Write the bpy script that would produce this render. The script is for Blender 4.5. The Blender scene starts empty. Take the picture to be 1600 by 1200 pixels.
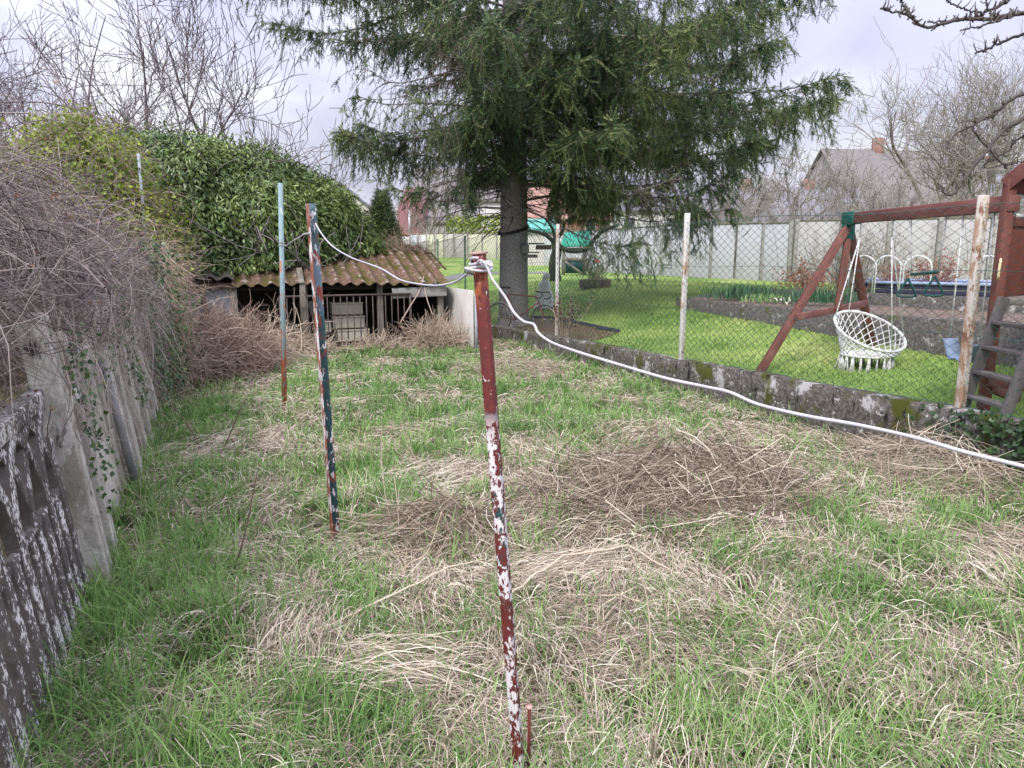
import bpy, math, random
import numpy as np
from mathutils import Vector, Matrix
random.seed(11)
rng = np.random.default_rng(11)
SC = bpy.context.scene
C = SC.collection
R = math.radians

# ------------------------------------------------------------------ camera numbers
CAM = np.array([0.0, 0.0, 1.7]); PITCH = R(10.6); FPX = 1150.0
CP, SP = math.cos(PITCH), math.sin(PITCH)
def ray(px, py):
    cx, cy = (px-800)/FPX, -(py-600)/FPX
    return np.array([cx, CP+cy*SP, -SP+cy*CP])
def P(px, py, Y):
    d = ray(px, py); return CAM + d*(Y/d[1])
# ------------------------------------------------------------------ noise
def vnoise(x, y, seed=0):
    x = np.asarray(x, float); y = np.asarray(y, float)
    xi = np.floor(x).astype(np.int64); yi = np.floor(y).astype(np.int64)
    xf = x-xi; yf = y-yi
    def h(a, b):
        n = (a*374761393 + b*668265263 + seed*1442695041) & 0xffffffff
        n = ((n ^ (n >> 13))*1274126177) & 0xffffffff
        return ((n ^ (n >> 16)) & 0xffff)/65535.0
    u = xf*xf*(3-2*xf); v = yf*yf*(3-2*yf)
    return (h(xi, yi)*(1-u)+h(xi+1, yi)*u)*(1-v) + (h(xi, yi+1)*(1-u)+h(xi+1, yi+1)*u)*v
def fbm(x, y, seed=0, o=3):
    r = 0; a = .5; s = 0
    for i in range(o):
        r = r+a*vnoise(np.asarray(x)*2**i, np.asarray(y)*2**i, seed+i*17); s += a; a *= .5
    return r/s
def sstep(a, b, x):
    t = np.clip((np.asarray(x, float)-a)/(b-a), 0, 1); return t*t*(3-2*t)
# ------------------------------------------------------------------ plot frame: t runs along the low wall, s to its right
W0 = np.array([2.8, 7.2]); D2 = np.array([-.347, .938]); N2 = np.array([.938, .347])
def XY(s, t): return W0 + np.multiply.outer(np.asarray(t, float), D2) + np.multiply.outer(np.asarray(s, float), N2)
def ST(x, y):
    dx = np.asarray(x, float)-W0[0]; dy = np.asarray(y, float)-W0[1]
    return dx*N2[0]+dy*N2[1], dx*D2[0]+dy*D2[1]
def zbase(t): return -.021*np.clip(np.asarray(t, float)+3, 0, 14) + 1.2*sstep(20, 50, t)
def walltop(t): return .385-.04*np.clip(np.asarray(t, float), -8, 12)
MOUNDS = []
def hplot(x, y):
    s, t = ST(x, y)
    z = zbase(t) + .07*(fbm(np.asarray(x)*1.3, np.asarray(y)*1.3, 3)-.5)
    for mx, my, r, h in MOUNDS:
        z = z + h*np.exp(-((np.asarray(x)-mx)**2+(np.asarray(y)-my)**2)/(r*r)*1.6)
    return z
def hlawn(x, y):
    s, t = ST(x, y)
    a = walltop(t)-.11
    b = .58 + .38*sstep(20, 45, t)
    k = sstep(.0, 4.6, s)
    return a*(1-k)+b*k + .02*(fbm(np.asarray(x)*.8, np.asarray(y)*.8, 9)-.5)
def G(px, py):
    d = ray(px, py); r = np.linspace(1.5, 60, 6000)
    p = CAM[None]+d[None]*r[:, None]
    h = hplot(p[:, 0], p[:, 1]); i = int(np.argmax(p[:, 2] < h)); return p[i]
def GL(px, py):
    d = ray(px, py); r = np.linspace(1.5, 90, 9000)
    p = CAM[None]+d[None]*r[:, None]
    h = hlawn(p[:, 0], p[:, 1]); i = int(np.argmax(p[:, 2] < h)); return p[i]
for px, py, r, h in [(1030, 785, .80, .17), (1140, 745, .55, .13), (690, 840, .32, .13), (1490, 735, .6, .12), (800, 585, .7, .1), (700, 585, .5, .08),
                     (560, 800, .3, .08), (330, 1000, .3, .07), (960, 680, .5, .08)]:
    m = G(px, py); MOUNDS.append((m[0], m[1], r, h))
# ------------------------------------------------------------------ mesh builder
def unit(v): return v/np.maximum(np.linalg.norm(v, axis=-1, keepdims=True), 1e-9)
class MB:
    def __init__(s): s.v = []; s.f = []; s.t = []; s.n = 0
    def add(s, v, f, tint=.5):
        v = np.asarray(v, float).reshape(-1, 3); f = np.asarray(f, np.int64)
        s.v.append(v); s.f.append(f+s.n)
        s.t.append(np.full(len(v), tint) if np.ndim(tint) == 0 else np.asarray(tint, float).ravel()); s.n += len(v); return s
    def tubes(s, Pn, Rn, sides=3, tint=.5):
        Pn = np.asarray(Pn, float); N, n, _ = Pn.shape
        Rn = np.broadcast_to(np.asarray(Rn, float), (N, n))
        T = unit(np.gradient(Pn, axis=1))
        mt = np.abs(T).mean(1); ref = np.zeros((N, 3)); ref[np.arange(N), np.argmin(mt, 1)] = 1
        U = unit(np.cross(T, ref[:, None, :])); V = np.cross(T, U)
        a = np.arange(sides)*2*math.pi/sides
        v = Pn[:, :, None, :] + Rn[:, :, None, None]*(np.cos(a)[None, None, :, None]*U[:, :, None, :]+np.sin(a)[None, None, :, None]*V[:, :, None, :])
        b = (np.arange(N)*n*sides)[:, None, None]; i = np.arange(n-1)[None, :, None]*sides; j = np.arange(sides)[None, None, :]; j2 = (j+1) % sides
        f = np.stack([b+i+j, b+i+j2, b+i+sides+j2, b+i+sides+j], -1).reshape(-1, 4)
        tt = np.broadcast_to(np.asarray(tint, float).reshape(-1, 1, 1), (N, n, sides)) if np.ndim(tint) < 2 else np.broadcast_to(np.asarray(tint)[:, :, None], (N, n, sides))
        return s.add(v, f, tt)
    def tube(s, pts, r, sides=8, tint=.5, caps=True):
        pts = np.asarray(pts, float); r = np.broadcast_to(np.asarray(r, float), (len(pts),))
        n0 = s.n; s.tubes(pts[None], r[None], sides, tint)
        if caps and sides > 3:
            last = n0+(len(pts)-1)*sides
            for i0, rev in ((n0, 1), (last, 0)):
                idx = list(range(i0, i0+sides)); idx = idx[::-1] if rev else idx
                for k in range(1, sides-1): s.f.append(np.array([[idx[0], idx[k], idx[k+1]]]))
        return s
    def ribbons(s, Pn, W, side, tint=.5):
        Pn = np.asarray(Pn, float); N, n, _ = Pn.shape
        W = np.broadcast_to(np.asarray(W, float), (N, n)); side = np.asarray(side, float)
        if side.ndim == 2: side = side[:, None, :]
        v = np.stack([Pn-side*W[..., None]/2, Pn+side*W[..., None]/2], 2)
        b = (np.arange(N)*n*2)[:, None]; i = np.arange(n-1)[None]*2
        f = np.stack([b+i, b+i+1, b+i+3, b+i+2], -1).reshape(-1, 4)
        tt = np.broadcast_to(np.asarray(tint, float).reshape(-1, 1, 1), (N, n, 2)) if np.ndim(tint) < 2 else np.broadcast_to(np.asarray(tint)[:, :, None], (N, n, 2))
        return s.add(v, f, tt)
    def leaves(s, p, d, nrm, L, W, fold=.25, tint=.5):
        d = unit(d); sd = unit(np.cross(d, nrm)); nn = np.cross(sd, d); L = np.asarray(L)[:, None]; W = np.asarray(W)[:, None]
        m = p+d*L*.45
        v = np.stack([p, m-sd*W/2+nn*W*fold, m+d*L*.2*0-nn*0, p+d*L, m+sd*W/2+nn*W*fold], 1)
        b = (np.arange(len(p))*5)[:, None]
        f = np.concatenate([b+np.array([[0, 1, 3]]), b+np.array([[0, 3, 4]])], 0)
        return s.add(v, f, np.repeat(np.broadcast_to(np.asarray(tint, float), (len(p),)), 5))
    def needles(s, p, d, L, k, nl, nw, tint):
        N = len(p); d = unit(d)
        ref = np.where(np.abs(d[:, 2:3]) < .8, np.array([[0, 0, 1.]]), np.array([[1., 0, 0]]))
        U = unit(np.cross(d, ref)); V = np.cross(d, U)
        f = (np.arange(k)[None]+rng.random((N, k)))/k; a = np.arange(k)[None]*2.4+rng.random((N, 1))*6.28
        rad = np.cos(a)[..., None]*U[:, None]+np.sin(a)[..., None]*V[:, None]
        tan = -np.sin(a)[..., None]*U[:, None]+np.cos(a)[..., None]*V[:, None]
        root = p[:, None]+d[:, None]*(f*L[:, None])[..., None]
        sz = (1.05-.45*f)[..., None]
        tip = root+(d[:, None]*.75+rad*.8)*nl*sz
        v = np.stack([root-tan*nw*.5, root+tan*nw*.5, tip], 2)
        n = N*k; fc = np.arange(n*3).reshape(n, 3)
        return s.add(v, fc, np.repeat(np.asarray(tint), k*3))
    def box(s, c, size, ax=None, tint=.5):
        c = np.asarray(c, float); h = np.asarray(size, float)/2
        ax = np.eye(3) if ax is None else np.asarray(ax, float)
        k = np.array([[x, y, z] for x in (-1, 1) for y in (-1, 1) for z in (-1, 1)])*h
        f = [[0, 1, 3, 2], [4, 6, 7, 5], [0, 4, 5, 1], [2, 3, 7, 6], [0, 2, 6, 4], [1, 5, 7, 3]]
        return s.add(c+k@ax, f, tint)
    def beam(s, a, b, w, h, up=(0, 0, 1), tint=.5):   # w across, h along 'up'
        a = np.asarray(a, float); b = np.asarray(b, float); d = b-a; L = np.linalg.norm(d); d = d/L
        up = np.asarray(up, float); sd = np.cross(d, up); sd /= np.linalg.norm(sd); u = np.cross(sd, d)
        return s.box((a+b)/2, (L, w, h), np.stack([d, sd, u]), tint)
    def quad(s, a, b, c, d, tint=.5): return s.add([a, b, c, d], [[0, 1, 2, 3]], tint)
    def grid(s, V, tint=.5):       # V (m,n,3)
        m, n, _ = V.shape; i = np.arange(m-1)[:, None]*n; j = np.arange(n-1)[None]
        f = np.stack([i+j, i+j+1, i+n+j+1, i+n+j], -1).reshape(-1, 4); return s.add(V.reshape(-1, 3), f, tint)
    def lathe(s, prof, c=(0, 0, 0), n=20, fold=None, sx=1, sy=1, tint=.5):
        prof = np.asarray(prof, float); a = np.linspace(0, 2*math.pi, n+1)
        rr = prof[:, 0][:, None]*np.ones_like(a)[None]
        if fold is not None: rr = rr*fold(a[None], prof[:, 1][:, None])
        V = np.stack([c[0]+sx*rr*np.cos(a), c[1]+sy*rr*np.sin(a), c[2]+prof[:, 1][:, None]+0*a[None]], -1); return s.grid(V, tint)
    def build(s, name, mat, parent=None, smooth=False, bevel=0):
        me = bpy.data.meshes.new(name)
        v = np.concatenate(s.v)
        if parent is not None:
            o_ = parent; off = np.zeros(3)
            while o_ is not None: off = off+np.array(o_.location); o_ = o_.parent
            v = v-off
        else: off = np.zeros(3)
        fs = [f for f in s.f if len(f)]
        me.vertices.add(len(v)); me.vertices.foreach_set('co', v.astype(np.float32).ravel())
        nl = sum(f.size for f in fs); np_ = sum(len(f) for f in fs)
        me.loops.add(nl); me.polygons.add(np_)
        me.loops.foreach_set('vertex_index', np.concatenate([f.ravel() for f in fs]).astype(np.int32))
        tot = np.concatenate([np.full(len(f), f.shape[1]) for f in fs]).astype(np.int32)
        me.polygons.foreach_set('loop_start', np.concatenate([[0], np.cumsum(tot)[:-1]]).astype(np.int32))
        me.polygons.foreach_set('loop_total', tot)
        if smooth: me.polygons.foreach_set('use_smooth', np.ones(np_, bool))
        at = me.attributes.new('tint', 'FLOAT', 'POINT'); at.data.foreach_set('value', np.concatenate(s.t).astype(np.float32))
        me.update(calc_edges=True); me.validate()
        if mat is not None: me.materials.append(mat)
        o = bpy.data.objects.new(name, me); C.objects.link(o)
        if parent is not None: o.parent = parent
        if bevel:
            m = o.modifiers.new('bevel', 'BEVEL'); m.width = bevel; m.segments = 2; m.limit_method = 'ANGLE'
        return o
def tag(o, label=None, cat=None, group=None, kind=None):
    if label: o['label'] = label
    if cat: o['category'] = cat
    if group: o['group'] = group
    if kind: o['kind'] = kind
    return o
def thing(name, label, cat, loc=(0, 0, 0), group=None):
    o = bpy.data.objects.new(name, None); o.empty_display_size = .1; C.objects.link(o)
    o.location = [float(q) for q in loc]; return tag(o, label, cat, group)
def copy_tree(o, parent=None):
    c = o.copy(); C.objects.link(c); c.parent = parent
    for ch in list(o.children): copy_tree(ch, c)
    return c
def rot_about(pts, c, az):
    p = np.asarray(pts, float)-c; ca, sa = math.cos(az), math.sin(az)
    return np.stack([p[..., 0]*ca-p[..., 1]*sa, p[..., 0]*sa+p[..., 1]*ca, p[..., 2]], -1)+c
# ------------------------------------------------------------------ materials
def newmat(name):
    m = bpy.data.materials.new(name); m.use_nodes = True; nt = m.node_tree
    b = nt.nodes['Principled BSDF']; return m, nt, b
def ramp(nt, fac, stops, interp='LINEAR'):
    r = nt.nodes.new('ShaderNodeValToRGB'); r.color_ramp.interpolation = interp
    el = r.color_ramp.elements
    while len(el) < len(stops): el.new(.5)
    for e, (p, c) in zip(el, stops): e.position = p; e.color = (*c, 1)
    nt.links.new(fac, r.inputs[0]); return r.outputs[0]
def coords(nt, scale=(1, 1, 1), which='Object', loc=(0, 0, 0)):
    tc = nt.nodes.new('ShaderNodeTexCoord'); mp = nt.nodes.new('ShaderNodeMapping')
    mp.inputs['Scale'].default_value = scale; mp.inputs['Location'].default_value = loc
    nt.links.new(tc.outputs[which], mp.inputs['Vector']); return mp.outputs[0]
def noise(nt, vec, scale, detail=6, rough=.6, dist=0):
    n = nt.nodes.new('ShaderNodeTexNoise'); n.inputs['Scale'].default_value = scale; n.inputs['Detail'].default_value = detail
    n.inputs['Roughness'].default_value = rough; n.inputs['Distortion'].default_value = dist
    nt.links.new(vec, n.inputs['Vector']); return n.outputs['Fac']
def mixc(nt, fac, a, b, mode='MIX'):
    m = nt.nodes.new('ShaderNodeMix'); m.data_type = 'RGBA'; m.blend_type = mode
    if isinstance(fac, (int, float)): m.inputs['Factor'].default_value = fac
    else: nt.links.new(fac, m.inputs['Factor'])
    for sock, x in ((m.inputs['A'], a), (m.inputs['B'], b)):
        if isinstance(x, tuple): sock.default_value = (*x, 1)
        else: nt.links.new(x, sock)
    return m.outputs['Result']
def bump(nt, b, h, strength, dist=.02):
    n = nt.nodes.new('ShaderNodeBump'); n.inputs['Strength'].default_value = strength; n.inputs['Distance'].default_value = dist
    nt.links.new(h, n.inputs['Height']); nt.links.new(n.outputs[0], b.inputs['Normal'])
def m_noise(name, stops, scale=8, rough=.85, bmp=.4, bdist=.02, detail=8, stretch=(1, 1, 1), metal=0, dist=0, spec=.3):
    m, nt, b = newmat(name); v = coords(nt, stretch); f = noise(nt, v, scale, detail, .65, dist)
    nt.links.new(ramp(nt, f, stops), b.inputs['Base Color']); b.inputs['Roughness'].default_value = rough; b.inputs['Metallic'].default_value = metal
    b.inputs['Specular IOR Level'].default_value = spec
    if bmp: bump(nt, b, noise(nt, v, scale*4, 8, .7), bmp, bdist)
    return m
def m_tint(name, stops, rough=.6, transl=.0, spec=.25, var=0, vs=30):
    m, nt, b = newmat(name); a = nt.nodes.new('ShaderNodeAttribute'); a.attribute_name = 'tint'
    fac = a.outputs['Fac']
    if var:
        mm = nt.nodes.new('ShaderNodeMath'); mm.operation = 'MULTIPLY_ADD'
        nt.links.new(noise(nt, coords(nt), vs, 3), mm.inputs[0]); mm.inputs[1].default_value = var
        m2 = nt.nodes.new('ShaderNodeMath'); m2.operation = 'SUBTRACT'; nt.links.new(fac, m2.inputs[0]); m2.inputs[1].default_value = var*.5
        nt.links.new(m2.outputs[0], mm.inputs[2]); fac = mm.outputs[0]
    col = ramp(nt, fac, stops); nt.links.new(col, b.inputs['Base Color']); b.inputs['Roughness'].default_value = rough; b.inputs['Specular IOR Level'].default_value = spec
    if transl:
        t = nt.nodes.new('ShaderNodeBsdfTranslucent'); nt.links.new(col, t.inputs['Color']); mx = nt.nodes.new('ShaderNodeMixShader'); mx.inputs[0].default_value = transl
        nt.links.new(b.outputs[0], mx.inputs[1]); nt.links.new(t.outputs[0], mx.inputs[2]); nt.links.new(mx.outputs[0], nt.nodes['Material Output'].inputs[0])
    return m
def m_layers(name, base, layers, rough=.7, bmp=.3, bscale=40, bdist=.004, spec=.3):
    # base: colour or stops; layers: (colour, scale, threshold, softness, stretch, zrange or None)
    m, nt, b = newmat(name)
    v = coords(nt)
    col = ramp(nt, noise(nt, v, 30, 6), base) if isinstance(base, list) else base
    hs = None
    for i, (c, sc, th, soft, st, zr) in enumerate(layers):
        f = noise(nt, coords(nt, st, loc=(i*3.7, i*1.3, i*5.1)), sc, 8, .65)
        mr = nt.nodes.new('ShaderNodeMapRange'); mr.interpolation_type = 'SMOOTHSTEP'
        mr.inputs['From Min'].default_value = th-soft; mr.inputs['From Max'].default_value = th+soft; nt.links.new(f, mr.inputs[0]); fac = mr.outputs[0]
        if zr:
            sx = nt.nodes.new('ShaderNodeSeparateXYZ'); nt.links.new(coords(nt), sx.inputs[0])
            lo = nt.nodes.new('ShaderNodeMapRange'); lo.interpolation_type = 'SMOOTHSTEP'; lo.inputs['From Min'].default_value = zr[0]; lo.inputs['From Max'].default_value = zr[1]
            nt.links.new(sx.outputs[2], lo.inputs[0])
            hi = nt.nodes.new('ShaderNodeMapRange'); hi.interpolation_type = 'SMOOTHSTEP'; hi.inputs['From Min'].default_value = zr[3]; hi.inputs['From Max'].default_value = zr[2]
            nt.links.new(sx.outputs[2], hi.inputs[0])
            for q in (lo.outputs[0], hi.outputs[0]):
                mu = nt.nodes.new('ShaderNodeMath'); mu.operation = 'MULTIPLY'; nt.links.new(fac, mu.inputs[0]); nt.links.new(q, mu.inputs[1]); fac = mu.outputs[0]
        col = mixc(nt, fac, col, c); hs = fac
    if isinstance(col, tuple): b.inputs['Base Color'].default_value = (*col, 1)
    else: nt.links.new(col, b.inputs['Base Color'])
    b.inputs['Roughness'].default_value = rough; b.inputs['Specular IOR Level'].default_value = spec
    if bmp: bump(nt, b, noise(nt, v, bscale, 8, .7), bmp, bdist)
    return m
# ================================================================== WORLD, SUN, CAMERA
SUN_EL, SUN_AZ = R(48), R(200)      # behind the viewer, slightly to the left
w = bpy.data.worlds.new('World'); SC.world = w; w.use_nodes = True
nt = w.node_tree; bg = nt.nodes['Background']; outw = nt.nodes['World Output']
sky = nt.nodes.new('ShaderNodeTexSky'); sky.sky_type = 'NISHITA'; sky.sun_disc = False
sky.sun_elevation = SUN_EL; sky.sun_rotation = SUN_AZ; sky.air_density = 1.5; sky.dust_density = 3
nt.links.new(sky.outputs[0], bg.inputs[0]); bg.inputs[1].default_value = .1
tc = nt.nodes.new('ShaderNodeTexCoord'); sep = nt.nodes.new('ShaderNodeSeparateXYZ'); nt.links.new(tc.outputs['Generated'], sep.inputs[0])
zz = nt.nodes.new('ShaderNodeMath'); zz.operation = 'ADD'; zz.inputs[1].default_value = .22; nt.links.new(sep.outputs[2], zz.inputs[0])
zm = nt.nodes.new('ShaderNodeMath'); zm.operation = 'MAXIMUM'; zm.inputs[1].default_value = .12; nt.links.new(zz.outputs[0], zm.inputs[0])
cmb = nt.nodes.new('ShaderNodeCombineXYZ')
for k in (0, 1):
    dv = nt.nodes.new('ShaderNodeMath'); dv.operation = 'DIVIDE'; nt.links.new(sep.outputs[k], dv.inputs[0]); nt.links.new(zm.outputs[0], dv.inputs[1]); nt.links.new(dv.outputs[0], cmb.inputs[k])
mpw = nt.nodes.new('ShaderNodeMapping'); mpw.inputs['Location'].default_value = (3.1, 1.2, 0); mpw.inputs['Scale'].default_value = (.8, .6, 1); nt.links.new(cmb.outputs[0], mpw.inputs[0])
n1 = noise(nt, mpw.outputs[0], 1.6, 7, .52, .35)
ccol = ramp(nt, n1, [(.32, (.46, .46, .62)), (.46, (.57, .57, .73)), (.56, (.72, .72, .85)), (.65, (.93, .93, .99)), (.78, (1.05, 1.05, 1.06))])
bgc = nt.nodes.new('ShaderNodeBackground'); nt.links.new(ccol, bgc.inputs[0]); zs = nt.nodes.new('ShaderNodeMapRange'); zs.inputs['From Min'].default_value = .12; zs.inputs['From Max'].default_value = 1; zs.inputs['To Min'].default_value = .50; zs.inputs['To Max'].default_value = 1.7   # an overcast sky is brightest overhead
nt.links.new(sep.outputs[2], zs.inputs[0]); nt.links.new(zs.outputs[0], bgc.inputs[1])
mixw = nt.nodes.new('ShaderNodeMixShader'); mixw.inputs[0].default_value = .88
nt.links.new(bg.outputs[0], mixw.inputs[1]); nt.links.new(bgc.outputs[0], mixw.inputs[2]); nt.links.new(mixw.outputs[0], outw.inputs[0])
sd = bpy.data.lights.new('sun', 'SUN'); sd.energy = 1.5; sd.angle = R(14); sd.color = (1, .96, .9)
so = bpy.data.objects.new('sun', sd); C.objects.link(so)
sv = Vector((math.sin(SUN_AZ)*math.cos(SUN_EL), math.cos(SUN_AZ)*math.cos(SUN_EL), math.sin(SUN_EL)))
so.rotation_euler = sv.to_track_quat('Z', 'Y').to_euler(); so.location = (0, 0, 30)
cd = bpy.data.cameras.new('camera'); co = bpy.data.objects.new('camera', cd); C.objects.link(co)
co.location = CAM; co.rotation_euler = (R(90)-PITCH, 0, 0); cd.sensor_width = 36; cd.lens = FPX/1600*36; cd.clip_end = 3000; cd.clip_start = .05
SC.camera = co
SC.view_settings.view_transform = 'Standard'; SC.view_settings.look = 'None'; SC.view_settings.gamma = 1; SC.view_settings.exposure = 1.22
# ================================================================== GROUND AND LAWN
def thatch_mat():
    m, nt, b = newmat('thatch'); v = coords(nt)
    f1 = noise(nt, v, 1.1, 4, .6); f2 = noise(nt, v, 26, 8, .75)
    c1 = ramp(nt, f2, [(.3, (.035, .027, .02)), (.5, (.11, .085, .06)), (.7, (.27, .215, .15))])
    c2 = ramp(nt, f2, [(.3, (.03, .035, .015)), (.55, (.075, .095, .03)), (.75, (.18, .18, .08))])
    mr = ramp(nt, f1, [(.42, (0, 0, 0)), (.58, (1, 1, 1))])
    nt.links.new(mixc(nt, mr, c1, c2), b.inputs['Base Color']); b.inputs['Roughness'].default_value = .95; b.inputs['Specular IOR Level'].default_value = .1
    bump(nt, b, f2, .8, .03); return m
M_THATCH = thatch_mat()
def lawn_mat():
    m, nt, b = newmat('lawn_turf'); v = coords(nt)
    f1 = noise(nt, v, .55, 5, .6); f2 = noise(nt, coords(nt, (1, 1, .2)), 45, 6, .7)
    c1 = ramp(nt, f1, [(.34, (.13, .22, .055)), (.50, (.24, .35, .095)), (.64, (.40, .43, .17))])
    c2 = ramp(nt, f2, [(.3, (.55, .6, .5)), (.7, (1.1, 1.1, 1.0))])
    nt.links.new(mixc(nt, 1.0, c1, c2, 'MULTIPLY'), b.inputs['Base Color']); b.inputs['Roughness'].default_value = .9; b.inputs['Specular IOR Level'].default_value = .15
    bump(nt, b, f2, .6, .03); return m
M_LAWN = lawn_mat()
def axis(lo, hi, step, far):
    core = np.arange(lo, hi+1e-6, step); out = np.geomspace(1, far, 14)
    return np.concatenate([(lo-out)[::-1], core, hi+out])
sa = np.concatenate([-6.2-np.geomspace(.5, 700, 16)[::-1], np.linspace(-6.2, .03, 80), np.linspace(.09, 20, 40), 20+np.geomspace(1, 700, 14)])
ta = axis(-8, 14, .09, 800)
S_, T_ = np.meshgrid(sa, ta, indexing='ij'); xy = W0+T_[..., None]*D2+S_[..., None]*N2
z = np.where(S_ < .06, hplot(xy[..., 0], xy[..., 1]), hlawn(xy[..., 0], xy[..., 1])-.06)
mb = MB(); mb.grid(np.concatenate([xy, z[..., None]], -1))
tag(mb.build('ground', M_THATCH, smooth=True), kind='structure')
sa = np.concatenate([np.linspace(.10, 6, 30), np.linspace(6.3, 40, 60)]); ta = np.linspace(-9, 80, 260)
S_, T_ = np.meshgrid(sa, ta, indexing='ij'); xy = W0+T_[..., None]*D2+S_[..., None]*N2
mb = MB(); mb.grid(np.concatenate([xy, hlawn(xy[..., 0], xy[..., 1])[..., None]], -1))
tag(mb.build('lawn', M_LAWN, smooth=True), kind='structure')
# gravel path crossing behind the spruce
mb = MB(); a = np.array([-10., 29.]); b_ = np.array([1.5, 31.5]); k = np.linspace(0, 1, 40)[:, None]
ln = a+(b_-a)*k; V = []
for off in np.linspace(-.9, .9, 4):
    q = ln+np.array([0, off]); V.append(np.concatenate([q, (hlawn(q[:, 0], q[:, 1])+.012)[:, None]], 1))
mb.grid(np.array(V)); tag(mb.build('garden_path', m_noise('path_grit', [(.3, (.12, .12, .12)), (.7, (.24, .23, .22))], 6)), kind='structure')
# ================================================================== GRASSES OF THE PLOT (nobody could count them)
M_GREEN = m_tint('grass_blades', [(0, (.06, .13, .04)), (.4, (.15, .28, .075)), (.75, (.28, .43, .14)), (1, (.45, .53, .25))], .5, .3)
M_STRAW = m_tint('straw', [(0, (.11, .08, .06)), (.35, (.29, .225, .17)), (.68, (.54, .46, .36)), (1, (.78, .72, .60))], .75, .12)
def scatter(n, dens, smin=-6.0, smax=-.02, tmin=-5.6, tmax=8.6):
    s = rng.uniform(smin, smax, n); t = rng.uniform(tmin, tmax, n); xy = XYv(s, t); x, y = xy[:, 0], xy[:, 1]
    d = np.hypot(x, y); ok = (y > 1.0) & (np.abs(x) < y*.95+.5) & (rng.random(n) < dens(x, y, d))
    return x[ok], y[ok], d[ok]
def XYv(s, t): return W0+t[:, None]*D2+s[:, None]*N2
HEAP = [(m[0], m[1], m[2]) for m in MOUNDS[:2]]
def heapmask(x, y):
    r = 0
    for mx, my, q in HEAP: r = np.maximum(r, np.exp(-((x-mx)**2+(y-my)**2)/(q*q)*1.3))
    return r
def gmask(x, y):
    n = fbm(x*.9+5, y*.9, 21, 3)
    g = sstep(.38, .60, n+.05*sstep(5, 9, y)+.10)
    s, t = ST(x, y); g = np.maximum(g, .7*sstep(-5.2, -5.8, s))
    g = np.maximum(g, .6*sstep(-.8, -.2, s)*sstep(2, 5, y))
    g = np.maximum(g, .32+.1*sstep(4.2, 2.2, y))
    return np.clip(g*(1-.97*sstep(.25, .55, heapmask(x, y))), .03, 1)
def blades(mb, x, y, d, n_per, Lm, spread=.05, dead=False):
    N = len(x)*n_per; x = np.repeat(x, n_per)+rng.normal(0, spread, N); y = np.repeat(y, n_per)+rng.normal(0, spread, N)
    cl = np.repeat(rng.random(N//n_per), n_per); d = np.repeat(d, n_per); Lm = np.repeat(Lm, n_per)
    z = hplot(x, y)-.01
    az = rng.uniform(0, 6.283, N); L = Lm*rng.uniform(.45, 1.25, N); lean = np.abs(rng.normal(.25, .3, N)); curl = rng.uniform(.2, 1.5, N)
    if dead: lean = rng.uniform(.3, 1.3, N); curl = rng.uniform(.6, 1.3, N); k_ = np.repeat(rng.uniform(0, 6.28, N//n_per), n_per); az = k_+rng.normal(0, .9, N)
    u = np.linspace(0, 1, 5); th = lean[:, None]+curl[:, None]*u[None]**1.5
    st = L[:, None]/4*np.ones(5)[None]
    dr = np.cumsum(np.sin(th)*st, 1)-np.sin(th[:, :1])*st[:, :1]; dz = np.cumsum(np.cos(th)*st, 1)-np.cos(th[:, :1])*st[:, :1]
    Pn = np.stack([x[:, None]+np.cos(az)[:, None]*dr, y[:, None]+np.sin(az)[:, None]*dr, z[:, None]+dz], -1)
    ta = az+math.pi/2+rng.normal(0, .5, N); side = np.stack([np.cos(ta), np.sin(ta), np.zeros(N)], 1)
    W = (.0028+.0007*d)*rng.uniform(.7, 1.4, N); W = W[:, None]*np.array([.7, 1, .9, .6, .05])[None]
    base = np.clip(.42+.45*(fbm(x*1.7, y*1.7, 41)-.5)*2*.6+.25*(cl-.5)+rng.normal(0, .13, N), 0, 1)
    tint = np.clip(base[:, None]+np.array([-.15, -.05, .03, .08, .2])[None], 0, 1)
    if dead: tint = np.clip(base[:, None]*.8+.22+0*tint, 0, 1); Pn[..., 2] = np.maximum(Pn[..., 2], hplot(Pn[..., 0], Pn[..., 1])+.006); W = W*.62
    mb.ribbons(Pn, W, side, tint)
mb = MB()
dn = lambda x, y, d: gmask(x, y)*np.clip(1.6/(1+(d/3.2)**1.7), .10, 1)*(1-.42*sstep(6.5, 3.0, d)*sstep(-5.5, -4.9, ST(x, y)[0]))*(.35+1.1*sstep(.35, .65, vnoise(x*4.1, y*4.1, 88)))
x, y, d = scatter(34000, dn)
tall = np.where(rng.random(len(x)) < .10, 1.5, 1.)*(.55+.7*fbm(x*.7, y*.7, 77))
s_, t_ = ST(x, y); tall *= 1+.25*sstep(-5.3, -5.9, s_)
blades(mb, x, y, d, 14, .17*tall)
x, y, d = scatter(620, lambda x, y, d: np.clip(gmask(x, y), .15, 1)*.35)
blades(mb, x, y, d*.7, 70, .17+.10*rng.random(len(x)), .075)
tag(mb.build('green_grass', M_GREEN), 'green grass growing in tufts through the dead thatch of the plot', 'grass', kind='stuff')
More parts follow.
